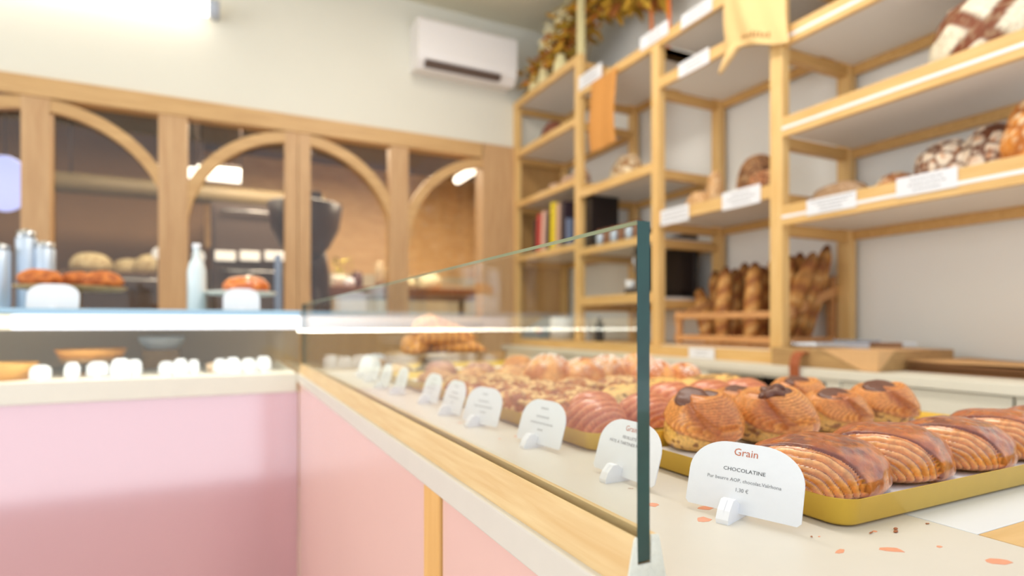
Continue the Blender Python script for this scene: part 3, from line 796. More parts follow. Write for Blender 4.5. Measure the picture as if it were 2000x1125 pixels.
# card width axis u points from far-left to near-right of the counter edge
def rot_for(dx, dy): return math.atan2(dy, dx)
name_card(.3985, .364, rot_for(.032, -.093), 'white name card nearest the camera, printed in coral and grey with a price', [
    ('Grain', .0092, .0490, 'ink_coral', 1.05), ('CHOCOLATINE', .0046, .0350, 'ink_dark', 1.15), ('Pur beurre AOP, chocolat.Valrhona', .0043, .0262, 'ink', 1.05), ('1,30 €', .0046, .0180, 'ink', 1.0)])
name_card(.382, .509, rot_for(.004, -.1), 'white name card cut by the upright glass edge, second from the camera', [
    ('Grain', .0085, .049, 'ink_coral', 1.0), ('FEUILLETÉ', .0048, .040, 'ink', 1.1), ('PÂTE À TARTINER MAISON', .0048, .0335, 'ink', 1.1)])
for i, (x, y, dx) in enumerate([(.383, .700, .012), (.375, .885, .02), (.374, 1.02, .0), (.386, 1.185, .002), (.372, 1.375, -.004), (.368, 1.512, 0), (.380, 1.70, .01), (.385, 1.82, 0), (.40, 1.92, .01), (.43, 2.0, .03), (.47, 2.06, .05)]):
    name_card(x, y, rot_for(dx, -.1), ['third white name card from the camera', 'fourth white name card from the camera', 'fifth white name card, narrower looking between the fourth and sixth', 'sixth white name card from the camera', 'seventh white name card along the tray edge', 'eighth white name card along the tray edge', 'ninth white name card, first of the blurred cluster', 'tenth white name card in the blurred cluster', 'eleventh white name card in the blurred cluster', 'twelfth white name card near the counter corner', 'farthest white name card at the counter corner'][i], seed=i)

# ------------------------------------------------------------------ things inside the back case
def dish(name, x, y, z, r, h, label, cat, mat, group=None):
    t = thing(name, (x, y, z), label, cat, group)
    m = MB(); m.lathe([(0, h-.006), (r*.9, h-.006), (r, h+.004), (r*.99, h+.006), (r*.88, h), (0, h)], (x, y, z)); build('plate', m, mat, t)
    m = MB(); m.lathe([(0, 0), (r*.45, 0), (r*.42, .004), (r*.16, .012), (r*.16, h-.006)], (x, y, z)); build('foot', m, mat, t)
    return t
def tart(x, y, z, r, h, h1, label, group, fill='E9A54A'):
    t = thing('tart', (x, y, z), label, 'tart', group)
    m = MB()
    n = 48; prof = [(0, 0), (r*.85, 0), (r, h), (r*.94, h), (r*.92, h*.75), (0, h*.75)]
    m.lathe(prof, (x, y, z), n); build('pastry_case', m, plain('tart_case', h1, .6), t)
    m = MB(); m.lathe([(r*.92, h*.7), (r*.6, h*.95), (0, h*1.05)], (x, y, z), n); build('filling', m, plain('tart_filling', fill, .35), t)
    return t
dish('cake_stand', -.40, 2.36, SL+.0005, .09, .05, 'low stand inside the back case under the broad orange tart', 'stand', M['board_wood'])
tart(-.40, 2.36, SL+.0565, .10, .03, 'D9963F', 'broad orange tart raised on a stand inside the back case', 'tarts in the back case', 'F0B040')
tart(-.62, 2.27, SL+.0005, .10, .05, 'E0A550', 'deep yellow orange tart on the floor of the back case at the frame edge', 'tarts in the back case', 'F3BE5C')
tart(-.165, 2.30, SL+.0005, .035, .030, 'E8C9A8', 'small red berry tart inside the back case', 'tarts in the back case', 'D8574E')
tart(-.03, 2.30, SL+.0005, .032, .030, 'E8C9A8', 'small yellow tart inside the back case', 'tarts in the back case', 'F2C14A')
m = MB(); m.lathe([(0, 0), (.05, 0), (.075, .03), (.08, .05), (.078, .05), (.07, .03), (0, .01)], (-.22, 2.62, SL+.001+.07)); 
t = thing('mixing_bowl', (-.22, 2.62, SL+.0005), 'white bowl on a block at the back of the case', 'bowl')
build('bowl', m, M['whiteboard'], t); m = MB(); m.box(-.28, -.16, 2.56, 2.68, SL+.0005, SL+.0705, .003); build('block', m, M['board_wood'], t)
for i, (px, w, hh) in enumerate([(78, 40, .04), (140, 30, .045), (190, 44, .045), (235, 40, .055), (262, 30, .05), (325, 34, .04), (352, 30, .05), (378, 24, .045), (430, 30, .045), (455, 34, .05), (485, 34, .045), (515, 36, .05)]):
    p = at(px, 735, Y=2.20+.02*(i % 3)); ww = w*1.7/1135*.9
    t = thing('case_card', (p.x, p.y, SL+.0005), 'blurred white name card in the back case, '+['first', 'second', 'third', 'fourth', 'fifth', 'sixth', 'seventh', 'eighth', 'ninth', 'tenth', 'eleventh', 'last'][i]+' from the left', 'sign', 'white cards in the back case')
    m = MB(); m.prism([(a*ww/cw, b*hh/chh) for a, b in card_outline(cw, chh, crd)], lambda u, v, w_, p=p: (p.x+u, p.y+w_+v*.25, SL+.004+v), 0, .0012); build('card', m, M['card'], t)
    m = MB(); m.box(p.x-.006, p.x+.006, p.y-.008, p.y+.018, SL+.0005, SL+.0075, .001); build('foot', m, M['plastic'], t)

# on top of the back case
ZT = .0455
dish('cake_stand', .055, 2.42, ZT, .125, .068, 'pale cake stand with an orange domed cake on the case top', 'stand', M['slab'])
o = build('domed_cake', roundloaf('C0581C', 'EE8A35', (.082, .075, .045), 3.3), M['glaze'], None, 'glossy orange domed cake on the pale stand', 'cake'); o.location = (.072, 2.42, ZT+.069)
dish('cake_stand', -.47, 2.45, ZT, .16, .075, 'wide stand holding crusty orange breads at the left of the case top', 'stand', M['board_wood'])
for i, (x, y) in enumerate([(-.55, 2.42), (-.46, 2.50), (-.38, 2.42)]):
    o = build('crusty_bun', roundloaf('9E4A1C', 'D9803A', (.062, .055, .04), i*1.7), M['bread'], None, ['crusty orange bun on the left of the wide stand', 'crusty orange bun in the middle of the wide stand', 'crusty orange bun on the right of the wide stand'][i], 'bread', 'buns on the wide stand'); o.location = (x, y, ZT+.077)
for i, (px, w, label) in enumerate([(103, 85, 'large white card in front of the orange buns on the case top'), (472, 66, 'large white card in front of the domed cake on the case top')]):
    p = at(px, 600, Y=2.22); ww = w*(1.75 if i == 0 else 2.0)/1135
    t = thing('case_card', (p.x, p.y, ZT), label, 'sign', 'white cards on the case top')
    m = MB(); m.prism([(a*ww/cw, b*.075/chh) for a, b in card_outline(cw, chh, crd)], lambda u, v, w_, p=p: (p.x+u, p.y+w_+v*.2, ZT+.002+v), 0, .0015); build('card', m, M['card'], t)
    m = MB(); m.box(p.x-.008, p.x+.008, p.y-.012, p.y+.02, ZT, ZT+.008, .001); build('foot', m, M['plastic'], t)
def bottle(x, y, z, r, h, label, mat, cat='bottle', group=None, capm=None):
    t = thing('bottle', (x, y, z), label, cat, group)
    m = MB(); m.lathe([(0, 0), (r*.95, 0), (r, .008), (r, h*.6), (r*.8, h*.72), (r*.4, h*.8), (r*.38, h*.93)], (x, y, z), 20); build('body', m, mat, t)
    m = MB(); m.lathe([(0, h*.93), (r*.45, h*.93), (r*.45, h), (0, h)], (x, y, z), 16); build('cap', m, capm or M['plastic'], t)
    return t
bottle(-.095, 2.45, ZT, .032, .25, 'slim clear white bottle standing on the case top beside the middle post', plain('frosted_glass', 'DCE6E6', .2, spec=.8))
for i, (x, y, h) in enumerate([(-.72, 2.66, .24), (-.655, 2.70, .30), (-.60, 2.70, .26)]):
    t = thing('canister', (x, y, ZT), ['shiny pale canister at the left frame edge of the case top', 'taller shiny pale canister behind its neighbours on the case top', 'shiny pale canister beside the orange buns'][i], 'canister', 'pale canisters on the case top')
    m = MB(); m.lathe([(0, 0), (.030, 0), (.032, .004), (.032, h*.88), (.028, h*.9), (0, h*.9)], (x, y, ZT), 24); build('body', m, M['steel_blue'], t)
    m = MB(); m.lathe([(.029, h*.9), (.030, h*.97), (.01, h), (0, h)], (x, y, ZT), 24); build('lid', m, M['steel'], t)

# ------------------------------------------------------------------ wall equipment
ac = thing('air_conditioner', (1.35, YW-.12, 1.90), 'white wall mounted air conditioner with dark outlet slot near the ceiling', 'air conditioner')
a0 = at(818, 115, Y=YW-.22); a1 = at(1008, 150, Y=YW-.22)
ax0, ax1 = at(818, 90, Y=YW-.22).x, at(1010, 100, Y=YW-.22).x; az0, az1 = at(910, 145, Y=YW-.22).z, at(910, 50, Y=YW-.22).z
pr = [(0, az0+.02), (.16, az0), (.205, az0+.05), (.22, az0+.11), (.22, az1-.03), (.20, az1), (0, az1)]
m = MB(); m.prism(pr, lambda u, v, w: (w, YW-.001-u, v), ax0, ax1); build('housing', m, M['ac'], ac)
m = MB(); m.box(ax0+.05, ax1-.14, YW-.222, YW-.12, az0+.012, az0+.05, .004); build('outlet_slot', m, plain('slot_dark', '5A463C', .6), ac, label='dark brown outlet slot')
m = MB(); m.box(ax0+.04, ax1-.12, YW-.226, YW-.20, az0+.056, az0+.062, .002); build('flap', m, M['ac'], ac)
tl = thing('tube_light', (-.8, YW-.1, 2.03), 'lit white tube light with grey end cap on the upper back wall', 'lamp')
q0 = at(100, -40, Y=YW-.12); q1 = at(408, 22, Y=YW-.12); zt_ = q1.z+.02
m = MB(); m.tube([(q0.x-.6, YW-.12, zt_), (q1.x, YW-.12, zt_)], .052, 20); build('tube', m, M['tube_on'], tl)
m = MB(); m.tube([(q1.x, YW-.12, zt_), (q1.x+.06, YW-.12, zt_)], .056, 20); build('end_cap', m, plain('cap_grey', 'B9C0CC', .5), tl, label='blue grey end cap')
m = MB(); m.box(q1.x+.01, q1.x+.05, YW-.10, YW-.001, zt_-.02, zt_+.02, .003); build('bracket', m, M['steel'], tl)

# ------------------------------------------------------------------ bakehouse contents
def tubelamp(p0, p1, r, label, group='tube lamps in the bakehouse'):
    t = thing('tube_lamp', p0, label, 'lamp', group)
    m = MB(); m.tube([p0, p1], r, 14); build('tube', m, M['tube_on'], t)
    d = (Vector(p1)-Vector(p0)).normalized()
    m = MB(); up = Vector((0, 0, 1)); a = Vector(p0)+up*(r+.01); b = Vector(p1)+up*(r+.01); m.tube([a, b], .02, 8); build('housing', m, M['bake_dark'], t)
    m = MB()
    for e in (a, b): m.tube([e, Vector((e.x, e.y, 1.949))], .004, 6)
    build('rod', m, M['bake_dark'], t)
l0 = at(893, 352, Y=5.0); l1 = at(930, 326, X=l0.x)
tubelamp(tuple(l0), (l0.x, l1.y, l0.z), .035, 'slanting lit tube lamp seen through the rightmost arched pane')
l0 = at(385, 336, Y=5.6); l1 = at(470, 344, Y=5.6)
tubelamp((l0.x, 5.6, l0.z), (l1.x, 5.6, l0.z-.0), .06, 'bright lit tube lamp seen through the second arched pane')
for i, (px, py, Y, r, label) in enumerate([(318, 332, 5.2, .05, 'round glowing ball for a pane reflection left of the middle post'), (375, 338, 5.0, .045, 'round glowing ball for a pane reflection just right of the middle post')]):  # glowing balls stand in for tube reflections on the glass
    p = at(px, py, Y=Y); t = thing('reflection_ball', p, label, 'lamp', 'bright round pane reflections')
    m = MB(); m.grid(lambda u, v: p+Vector((r*cos(2*pi*u)*sin(pi*v), r*sin(2*pi*u)*sin(pi*v), r*cos(pi*v))), 20, 12, cu=True); build('glint_ball', m, M['tube_on'], t)
    m = MB(); m.tube([p+Vector((0, 0, r*.9)), Vector((p.x, p.y, 1.949))], .006, 6); build('cord', m, M['black'], t)
M['dim'] = plain('dim_reflection', 'D8D4CC', .5, emit='E8E2D8', es=.55)  # glow standing in for fainter reflections on the glass
for i, (px, py, Y) in enumerate([(310, 495, 5.2), (388, 501, 5.0), (622, 505, 5.4)]):  # discs imitate faint round reflections in the panes
    p = at(px, py, Y=Y); r = .045
    t = thing('reflection_disc', (p.x, p.y, p.z), 'round pale disc for a pane reflection '+['left of the middle post', 'right of the middle post', 'beside the dark mixer'][i], 'glint', 'dim round pane reflections')
    m = MB(); m.lathe([(0, -.01), (r, -.01), (r, .012), (r*.85, .016), (0, .012)], (0, 0, 0), 20, mat=Matrix.Translation(p) @ Matrix.Rotation(radians(90), 4, 'X')); build('glint_disc', m, M['dim'], t)
    m = MB(); m.tube([p+Vector((0, .01, 0)), p+Vector((0, .01, -(p.z-ZF)))], .014, 8); build('stem', m, M['bake_dark'], t)
# oven / deck units, dark
def cabinet(name, x0, x1, y0, y1, z0, z1, label, mat, n=3, group=None, strip=None, cat='oven'):
    t = thing(name, ((x0+x1)/2, (y0+y1)/2, z0), label, cat, group)
    m = MB(); m.box(x0, x1, y0+.02, y1, z0, z1, .01); build('body', m, mat, t)
    h = (z1-z0)/n
    for k in range(n):
        m = MB(); m.box(x0+.03, x1-.03, y0, y0+.02, z0+h*k+.02, z0+h*(k+1)-.02, .005); d = build('door', m, M['bake_dark'], t)
        m = MB(); m.tube([(x0+.08, y0-.03, z0+h*(k+1)-.07), (x1-.08, y0-.03, z0+h*(k+1)-.07)], .010, 8)
        for xx in (x0+.1, x1-.1): m.tube([(xx, y0-.03, z0+h*(k+1)-.07), (xx, y0+.005, z0+h*(k+1)-.07)], .007, 6)
        build('handle', m, M['steel'], d)
    return t
cabinet('deck_oven', -.12, .60, 6.0, 6.9, ZF, 1.12, 'tall dark deck oven seen through the second arched pane', M['bake_dark'], 4)
cabinet('deck_oven', -1.25, -.30, 6.0, 6.9, ZF, .45, 'low brown oven seen through the first arched pane', plain('oven_brown', '6A4E36', .5), 3)
for i in range(3):  # glowing strips imitate the broken reflection of a tube
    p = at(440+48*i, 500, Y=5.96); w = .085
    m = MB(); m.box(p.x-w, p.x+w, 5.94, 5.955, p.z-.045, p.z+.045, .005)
    build('reflection_strip', m, M['dim'], None, 'pale glowing strip for a tube reflection before the dark oven, '+['left', 'middle', 'right'][i]+' of three', 'lamp', 'pale strips for a tube reflection')
t = thing('blue_door_strip', (at(540, 500, Y=5.9).x, 5.9, ZF), 'narrow pale blue curtain strip beside the dark oven', 'curtain')
px_ = at(543, 450, Y=5.88).x
m = MB(); m.grid(lambda u, v: (px_-.03+.06*u, 5.90+.01*sin(u*12), ZF+.02+(1.75)*v), 14, 6); m.grid(lambda u, v: (px_-.03+.06*u, 5.906+.01*sin(u*12), ZF+.02+(1.75)*v), 14, 6); build('strip', m, plain('blue_strip', '8FA6CC', .5), t)
# mixer
mx = thing('dough_mixer', (.80, 5.3, ZF), 'large dark spiral dough mixer with wide bowl seen through the third pane', 'mixer')
mm = plain('mixer_dark', '3E2C28', .4)
m = MB(); m.box(.62, .98, 5.25, 5.75, ZF, ZF+.35, .03); build('base', m, mm, mx)
m = MB(); m.tube([(.80, 5.5, ZF+.3), (.80, 5.5, .1), (.76, 5.46, .45), (.68, 5.35, .62)], [.10, .07, .09, .12], 16); build('column', m, mm, mx)
m = MB(); m.lathe([(0, .55), (.10, .56), (.2, .66), (.28, .82), (.31, 1.02), (.30, 1.03), (.26, .85), (0, .64)], (.62, 5.3, 0), 32); build('bowl', m, mm, mx)
m = MB(); m.box(.50, .75, 5.2, 5.4, 1.0, 1.14, .03); build('motor_head', m, mm, mx)
# table
tb = thing('work_table', (1.55, 6.0, ZF), 'brown topped work table with steel legs seen through the right panes', 'table')
m = MB(); m.box(.75, 2.6, 5.7, 6.5, .26, .36, .01); build('tabletop', m, M['brown'], tb)
for x in (.85, 2.5):
    for y in (5.78, 6.42):
        m = MB(); m.tube([(x, y, ZF), (x, y, .26)], .03, 10); build('leg', m, M['steel'], tb)
m = MB(); m.box(.85, 2.5, 5.8, 6.4, -.4, -.37, .004); build('undershelf', m, M['steel_blue'], tb)
fp = thing('potted_plant', (1.02, 5.95, .36), 'small yellow flowering plant in a pot on the brown table', 'plant')
m = MB(); m.lathe([(0, 0), (.06, 0), (.08, .12), (.075, .12), (.06, .02)], (1.02, 5.95, .361), 20); build('pot', m, M['slab'], fp)
m = MB(); rnd = random.Random(3)
for k in range(70):
    a = rnd.uniform(0, 6.28); r = rnd.uniform(.01, .11); z = .49+rnd.uniform(0, .15); c = Vector((1.02+r*cos(a), 5.95+r*sin(a), z)); s = rnd.uniform(.02, .035)
    d = Vector((cos(a), sin(a), rnd.uniform(-.2, .8))).normalized(); w = d.cross(Vector((0, 0, 1))).normalized()
    col = rgb('A9A83A') if k % 3 else rgb('D8C64A')
    m.add([c, c+d*s+w*s*.5, c+d*s*2, c+d*s-w*s*.5], [(0, 1, 2, 3)], col)
o = build('foliage', m, M['leaf'], fp); o['kind'] = 'stuff'
for i, (x, y, r, h, c, lab) in enumerate([(1.18, 5.9, .06, .16, '5B3B3B', 'dark jar beside the potted plant'), (1.10, 5.85, .05, .09, 'D4D6E2', 'pale cup in front of the potted plant'), (1.55, 6.0, .08, .22, 'C9B58A', 'beige canister on the brown table'), (1.72, 6.0, .10, .12, 'E3D8B4', 'cream bowl on the brown table'), (1.98, 6.0, .12, .17, 'E6DDBE', 'cream crock at the right end of the brown table'), (1.42, 5.95, .05, .28, 'AE9A78', 'tall beige bottle on the brown table')]):
    t = thing('crock', (x, y, .36), lab, 'jar', 'jars on the bakehouse table')
    mt = plain('crock_'+str(i), c, .5)
    m = MB(); m.lathe([(0, 0), (r*.85, 0), (r, h*.3), (r*.95, h*.8), (r*.7, h*.92)], (x, y, .361), 20); build('body', m, mt, t)
    m = MB(); m.lathe([(r*.72, h*.92), (r*.72, h*.97), (0, h)], (x, y, .361), 20); build('lid', m, mt, t)
# pans hanging / pale sacks low in left pane; glowing oval imitating a daylight reflection
sg = at(28, 360, Y=5.0)
t = thing('oval_reflection', sg, 'glowing lavender oval for a daylight reflection at the left frame edge behind the glass', 'sign')
m = MB(); m.lathe([(0, -.01), (.135, -.01), (.14, 0), (.135, .012), (0, .014)], (0, 0, 0), 32, mat=Matrix.Translation(sg+Vector((-.05, 0, 0))) @ Matrix.Diagonal((1.0, 1, 1.35, 1)) @ Matrix.Rotation(radians(90), 4, 'X')); build('face', m, M['oval_glow'], t)
m = MB(); m.tube([sg+Vector((-.05, .01, .18)), Vector((sg.x-.05, sg.y+.01, 1.949))], .006, 6); build('rod', m, M['bake_dark'], t)
sk = at(200, 460, Y=5.6)
for i, (dx, dz, r) in enumerate([(-.1, 0, .16), (.12, .02, .18), (.02, .0, .14)]):
    o = build('flour_sack', roundloaf('A08556', 'D6C79E', (r, r*.7, r*.8), i*5.0), M['bread'], None, ['left flour sack on the low oven', 'right flour sack on the low oven', 'middle flour sack on the low oven'][i], 'sack', 'flour sacks on the low oven')
    o.location = (-.85+dx*2.2, 6.3+i*.1, .451)
rk = thing('hanging_rail', (-.55, 5.7, 1.5), 'beige ventilation duct under the bakehouse ceiling', 'duct')
m = MB(); m.tube([(-1.7, 6.2, 1.22), (.9, 6.2, 1.22)], .09, 16); build('duct', m, plain('duct_beige', '7A6A4C', .5), rk)
m = MB()
for x in (-1.2, -.2, .6): m.tube([(x, 6.2, 1.30), (x, 6.2, 1.949)], .01, 6)
build('hanger', m, M['bake_dark'], rk)

# ------------------------------------------------------------------ shelf contents: loaves, books, jars
def loaf(half, seed, flour=.5, crust='8A4A22', fl='E9DCC4', scale=28, warm='C98550', e=.85, ridge=.006):
    a, b, w = rgb(crust), rgb(fl), rgb(warm)
    def post(p, nn):
        q = Vector((p.x*scale+seed, p.y*scale, p.z*scale)); dd, _ = noise.voronoi(q)
        edge = dd[1]-dd[0]; n1 = nz(p, 60, seed)
        fr = sm(.06, .22, edge)
        c = mixc(a, mixc(w, b, sm(-.3+(.5-flour), .35+(.5-flour), n1+.2*nz(p, 200, seed))), fr)
        return p+nn*(ridge*fr+.004*nz(p, 20, seed)), c
    return blob(130, 70, half, e, e, post, .4)
def put(name, mb, loc, rz, label, cat, group=None, mat='bread', s=1):
    o = build(name, mb, M[mat], None, label, cat, group); o.location = loc; o.rotation_euler = rz if isinstance(rz, tuple) else (0, 0, rz); o.scale = (s, s, s); return o
zs = .412+.0325
put('sliced_loaf', loaf((.13, .06, .095), 2, .2, 'B49272', 'C9AE8E', 70, 'A98560', .7, .002), (2.28, 1.56, zs), radians(80), 'brown wholegrain sliced loaf beside the upright on the lowest right shelf', 'bread', 'loaves on the lowest right shelf')
put('small_loaf', loaf((.07, .06, .088), 5, .5, 'A5612A', 'F0DDBB'), (2.32, 1.355, zs), 1.4, 'small golden loaf left of the floured cracked loaves', 'bread', 'loaves on the lowest right shelf')
put('floured_loaf', loaf((.10, .09, .142), 7, .8, '6B3A20', 'EAD9C2', 22), (2.32, 1.18, zs), 1.3, 'big floured loaf with dark cracks, left of two', 'bread', 'loaves on the lowest right shelf')
put('floured_loaf', loaf((.09, .09, .158), 11, .8, '6B3A20', 'EAD9C2', 22), (2.34, 1.045, zs), 1.0, 'big floured loaf with dark cracks, right of two', 'bread', 'loaves on the lowest right shelf')
put('golden_loaf', loaf((.085, .08, .180), 14, .35, 'B86A22', 'F0D8B0', 14, 'D98A34'), (2.27, .90, zs), 1.2, 'tall golden orange loaf at the right frame edge', 'bread', 'loaves on the lowest right shelf')
# big striped loaf on second right shelf
def striped_loaf():
    def post(p, nn):
        s1 = abs(((p.y*.9+p.z*.9+.02*nz(p, 9))*6.2) % 1-.5); s2 = abs(((p.y-p.z*.9+.03)*4.4) % 1-.5)
        k = max(sm(.30, .36, s1), sm(.34, .40, s2))
        c = mixc(rgb('E9E0C8'), rgb('7A3D1C'), k); c = mixc(c, rgb('C9B18A'), .4*sm(.0, .4, nz(p, 80)))
        return p+nn*(-.006*k+.003*nz(p, 25)), c
    return blob(150, 90, (.21, .20, .19), .75, .8, post, .5)
put('striped_loaf', striped_loaf(), (2.335, 1.02, .784+.0325), .5, 'large floured round loaf with broad dark slashes on the upper right shelf', 'bread')
zs = .54+.0325
put('cut_loaf', loaf((.085, .05, .085), 17, .3, 'B9895A', 'E6C79C', 60, 'DDB07A', .8, .002), (2.24, 2.32, zs), radians(75), 'pale tan loaf half on the middle shelf left of the rough loaf', 'bread', 'loaves on the middle shelf')
put('cut_loaf', loaf((.055, .04, .145), 19, .3, 'B9895A', 'E6C79C', 60, 'DDB07A', .8, .002), (2.25, 2.21, zs), radians(60), 'upright tan loaf end leaning by the pale loaf half', 'bread', 'loaves on the middle shelf')
put('rough_loaf', loaf((.10, .08, .165), 23, .2, '5E3A22', 'C9A070', 55, '9C6B40', .85, .010), (2.33, 2.01, zs), radians(80), 'rough dark brown loaf just left of the upright', 'bread', 'loaves on the middle shelf')
put('rough_loaf', loaf((.07, .05, .075), 25, .3, '7E4A2A', 'D9AE80', 55, 'B9784A', .85, .008), (2.19, 1.86, zs), radians(80), 'small reddish loaf piece in front of the rough loaf', 'bread', 'loaves on the middle shelf')
put('long_loaf', loaf((.15, .08, .135), 29, .8, 'A87A4E', 'EAD8B4', 20, 'CDA070'), (2.28, 2.98, .83+.0325), radians(75), 'long floured loaf on the shelf above the jars', 'bread')
put('long_loaf', loaf((.15, .07, .135), 31, .1, '6E3A2A', 'C09070', 20, '8A4E3A'), (2.28, 3.92, 1.33+.0325), radians(80), 'dark reddish loaf on the upper far shelf', 'bread')
for i, y in enumerate((3.95, 3.78, 3.60, 3.45)):
    put('small_roll', loaf((.065, .06, .045+.013*i), 33+i, .6, 'A87A5E', 'E6CDB4', 30, 'CDA080'), (2.24, y, .93+.0325), .5*i, ['pinkish roll farthest left on the shelf above the books', 'second pinkish roll on the shelf above the books', 'third pinkish roll on the shelf above the books', 'pale roll nearest the upright on the shelf above the books'][i], 'bread', 'rolls above the books')
# books
def book(y, th, h, hexc, label, tilt=0, dep=.19):
    z = .495+.0325
    t = thing('book', (2.125, y, z), label, 'book', 'books on the far shelf')
    m = MB(); c = rgb(hexc)
    m.box(2.125, 2.125+dep, y-th/2, y-th/2+.003, z, z+h); m.box(2.125, 2.125+dep, y+th/2-.003, y+th/2, z, z+h); m.box(2.122, 2.127, y-th/2, y+th/2, z, z+h, .001)
    build('cover', m, plain('cover_'+hexc, hexc, .5), t)
    m = MB(); m.box(2.130, 2.122+dep, y-th/2+.003, y+th/2-.003, z+.004, z+h-.004); build('pages', m, M['paper'], t)
    t.rotation_euler = (radians(tilt), 0, 0)
book(3.93, .03, .27, '4E3A34', 'dark brown book at the left end of the row', 4)
book(3.865, .05, .30, 'C4423C', 'red book second in the row', 4)
book(3.795, .045, .31, 'E2B7A4', 'pale pink book beside the red one', 4)
book(3.72, .03, .29, '3B2A2C', 'thin black book between the pink and yellow ones', 3)
book(3.65, .055, .35, 'EBD21E', 'bright yellow book standing in the row', 2)
book(3.575, .05, .33, 'CBA58A', 'tan book right of the yellow one', 2)
book(3.50, .05, .33, '332530', 'dark book nearest the upright', 1)
book(3.435, .04, .2, '6C7C9C', 'short blue grey book leaning at the end of the row', 1)
t = thing('book', (2.2, 3.20, .4825), 'tall black binder standing on the shelf with the jars', 'book')
m = MB(); m.box(2.14, 2.36, 3.17, 3.235, .4835, .84, .003); build('cover', m, M['black'], t)
for i in range(6):
    y = 3.12-.075*i; x = 2.18; r = .028
    t = thing('jar', (x, y, .4825), 'small lidded glass jar, '+['first', 'second', 'third', 'fourth', 'fifth', 'last'][i]+' from the binder', 'jar', 'small jars on the far shelf')
    m = MB(); m.lathe([(0, 0), (r, 0), (r, .085), (r*.8, .098)], (x, y, .4828), 18); build('body', m, [M['steel_blue'], M['amber']][i % 2], t)
    m = MB(); m.lathe([(r*.9, .097), (r*.9, .122), (0, .124)], (x, y, .4828), 18); build('lid', m, M['brown'], t)
# coffee grinder and screen
g = thing('coffee_grinder', (2.28, 2.80, .1505), 'black coffee grinder with shiny lever on the lower shelf behind the glass', 'grinder')
gx, gy, gz = 2.28, 2.79, .151
m = MB(); m.box(gx-.10, gx+.08, gy-.085, gy+.085, gz, gz+.06, .01); build('base', m, M['black'], g)
m = MB(); m.box(gx-.03, gx+.07, gy-.05, gy+.05, gz+.06, gz+.25, .012); build('body', m, M['black'], g)
m = MB(); m.lathe([(.045, .25), (.075, .29), (.08, .40), (.05, .42), (0, .425)], (gx+.01, gy, gz), 24); build('hopper', m, M['black'], g)
m = MB(); m.tube([(gx-.035, gy, gz+.16), (gx-.08, gy, gz+.17), (gx-.09, gy, gz+.22), (gx-.085, gy, gz+.28)], .014, 10); build('lever', m, M['steel'], g, label='shiny metal lever')
m = MB(); m.lathe([(0, 0), (.028, 0), (.032, .05), (0, .05)], (gx-.07, gy+.06, gz+.06), 16); build('cup', m, M['plastic'], g)
s_ = thing('dark_screen', (2.5, 2.75, .1505), 'large black screen standing on the lower shelf left of the baguettes', 'screen')
m = MB(); m.box(2.49, 2.515, 2.60, 2.95, .175, .545, .012); build('panel', m, M['black'], s_)
m = MB(); m.box(2.43, 2.56, 2.66, 2.88, .1505, .176, .003); build('stand', m, M['black'], s_)

# baguette crate
ct = thing('baguette_crate', (2.35, 2.06, -.1115), 'low wooden slatted crate holding upright baguettes', 'crate')
def cp(name, mb): build(name, mb, M['crate_wood'], ct)
cy0, cy1, cx0, cx1, cz0 = 1.775, 2.37, 2.16, 2.54, -.1115
for (x, y, zt) in ((cx0, cy1, .065), (cx0, cy0, .065), (cx1, cy1, .22), (cx1, cy0, .22)):
    m = MB(); m.box(x-.012, x+.012, y-.016, y+.016, cz0, zt, .002); cp('corner_post', m)
for z0_, z1_ in ((.025, .055), (-.088, -.058)):
    m = MB(); m.box(cx0-.022, cx0-.0122, cy0-.016, cy1+.016, z0_, z1_, .002); cp('front_slat', m)
for y in (cy0-.022, cy1+.022):
    m = MB(); m.prism([(cx0-.01, .0), (cx1+.01, .135), (cx1+.01, .18), (cx0-.01, .045)], lambda u, v, w, y=y: (u, w, v), y-.005, y+.005); cp('side_rail', m)
    m = MB(); m.box(cx0-.012, cx1+.012, y-.005, y+.005, -.09, -.06, .002); cp('side_rail', m)
m = MB(); m.box(cx0-.01, cx1+.01, cy0-.014, cy1+.014, cz0, cz0+.008); cp('bottom', m)
m = MB(); m.box(cx1+.0122, cx1+.02, cy0-.016, cy1+.016, .10, .15, .002); cp('back_slat', m)
def baguette(seed, L=.46):
    def fn(u, v):
        a = 2*pi*u; t = v*2-1
        r = (.030)*(1-abs(t)**3.2)**.5 if abs(t) < 1 else 0
        ear = abs(((v*4.2+cos(a)*.22+seed) % 1)-.5)*2
        r *= 1+.06*sm(.3, .9, ear)+.10*nz((cos(a), sin(a), v*8), 1.2, seed)
        p = Vector((r*cos(a)*1.1, r*sin(a), L*v))
        c = mixc(rgb('9A5C28'), rgb('BE8440'), sm(.1, .6, ear)); c = mixc(c, rgb('DDB272'), .8*sm(.55, 1, ear)*sm(-.3, .3, nz(p, 50, seed)))
        c = mixc(c, rgb('5A2A10'), .8*sm(.84, 1.0, v)+.3*sm(.1, .5, nz(p, 25, seed)))
        return p, c
    m = MB(); m.grid(fn, 26, 70, cu=True, cfn=True); return m
bgm = [baguette(k*1.37).mesh('baguette') for k in range(4)]
for b_ in bgm: b_.materials.append(M['bread'])
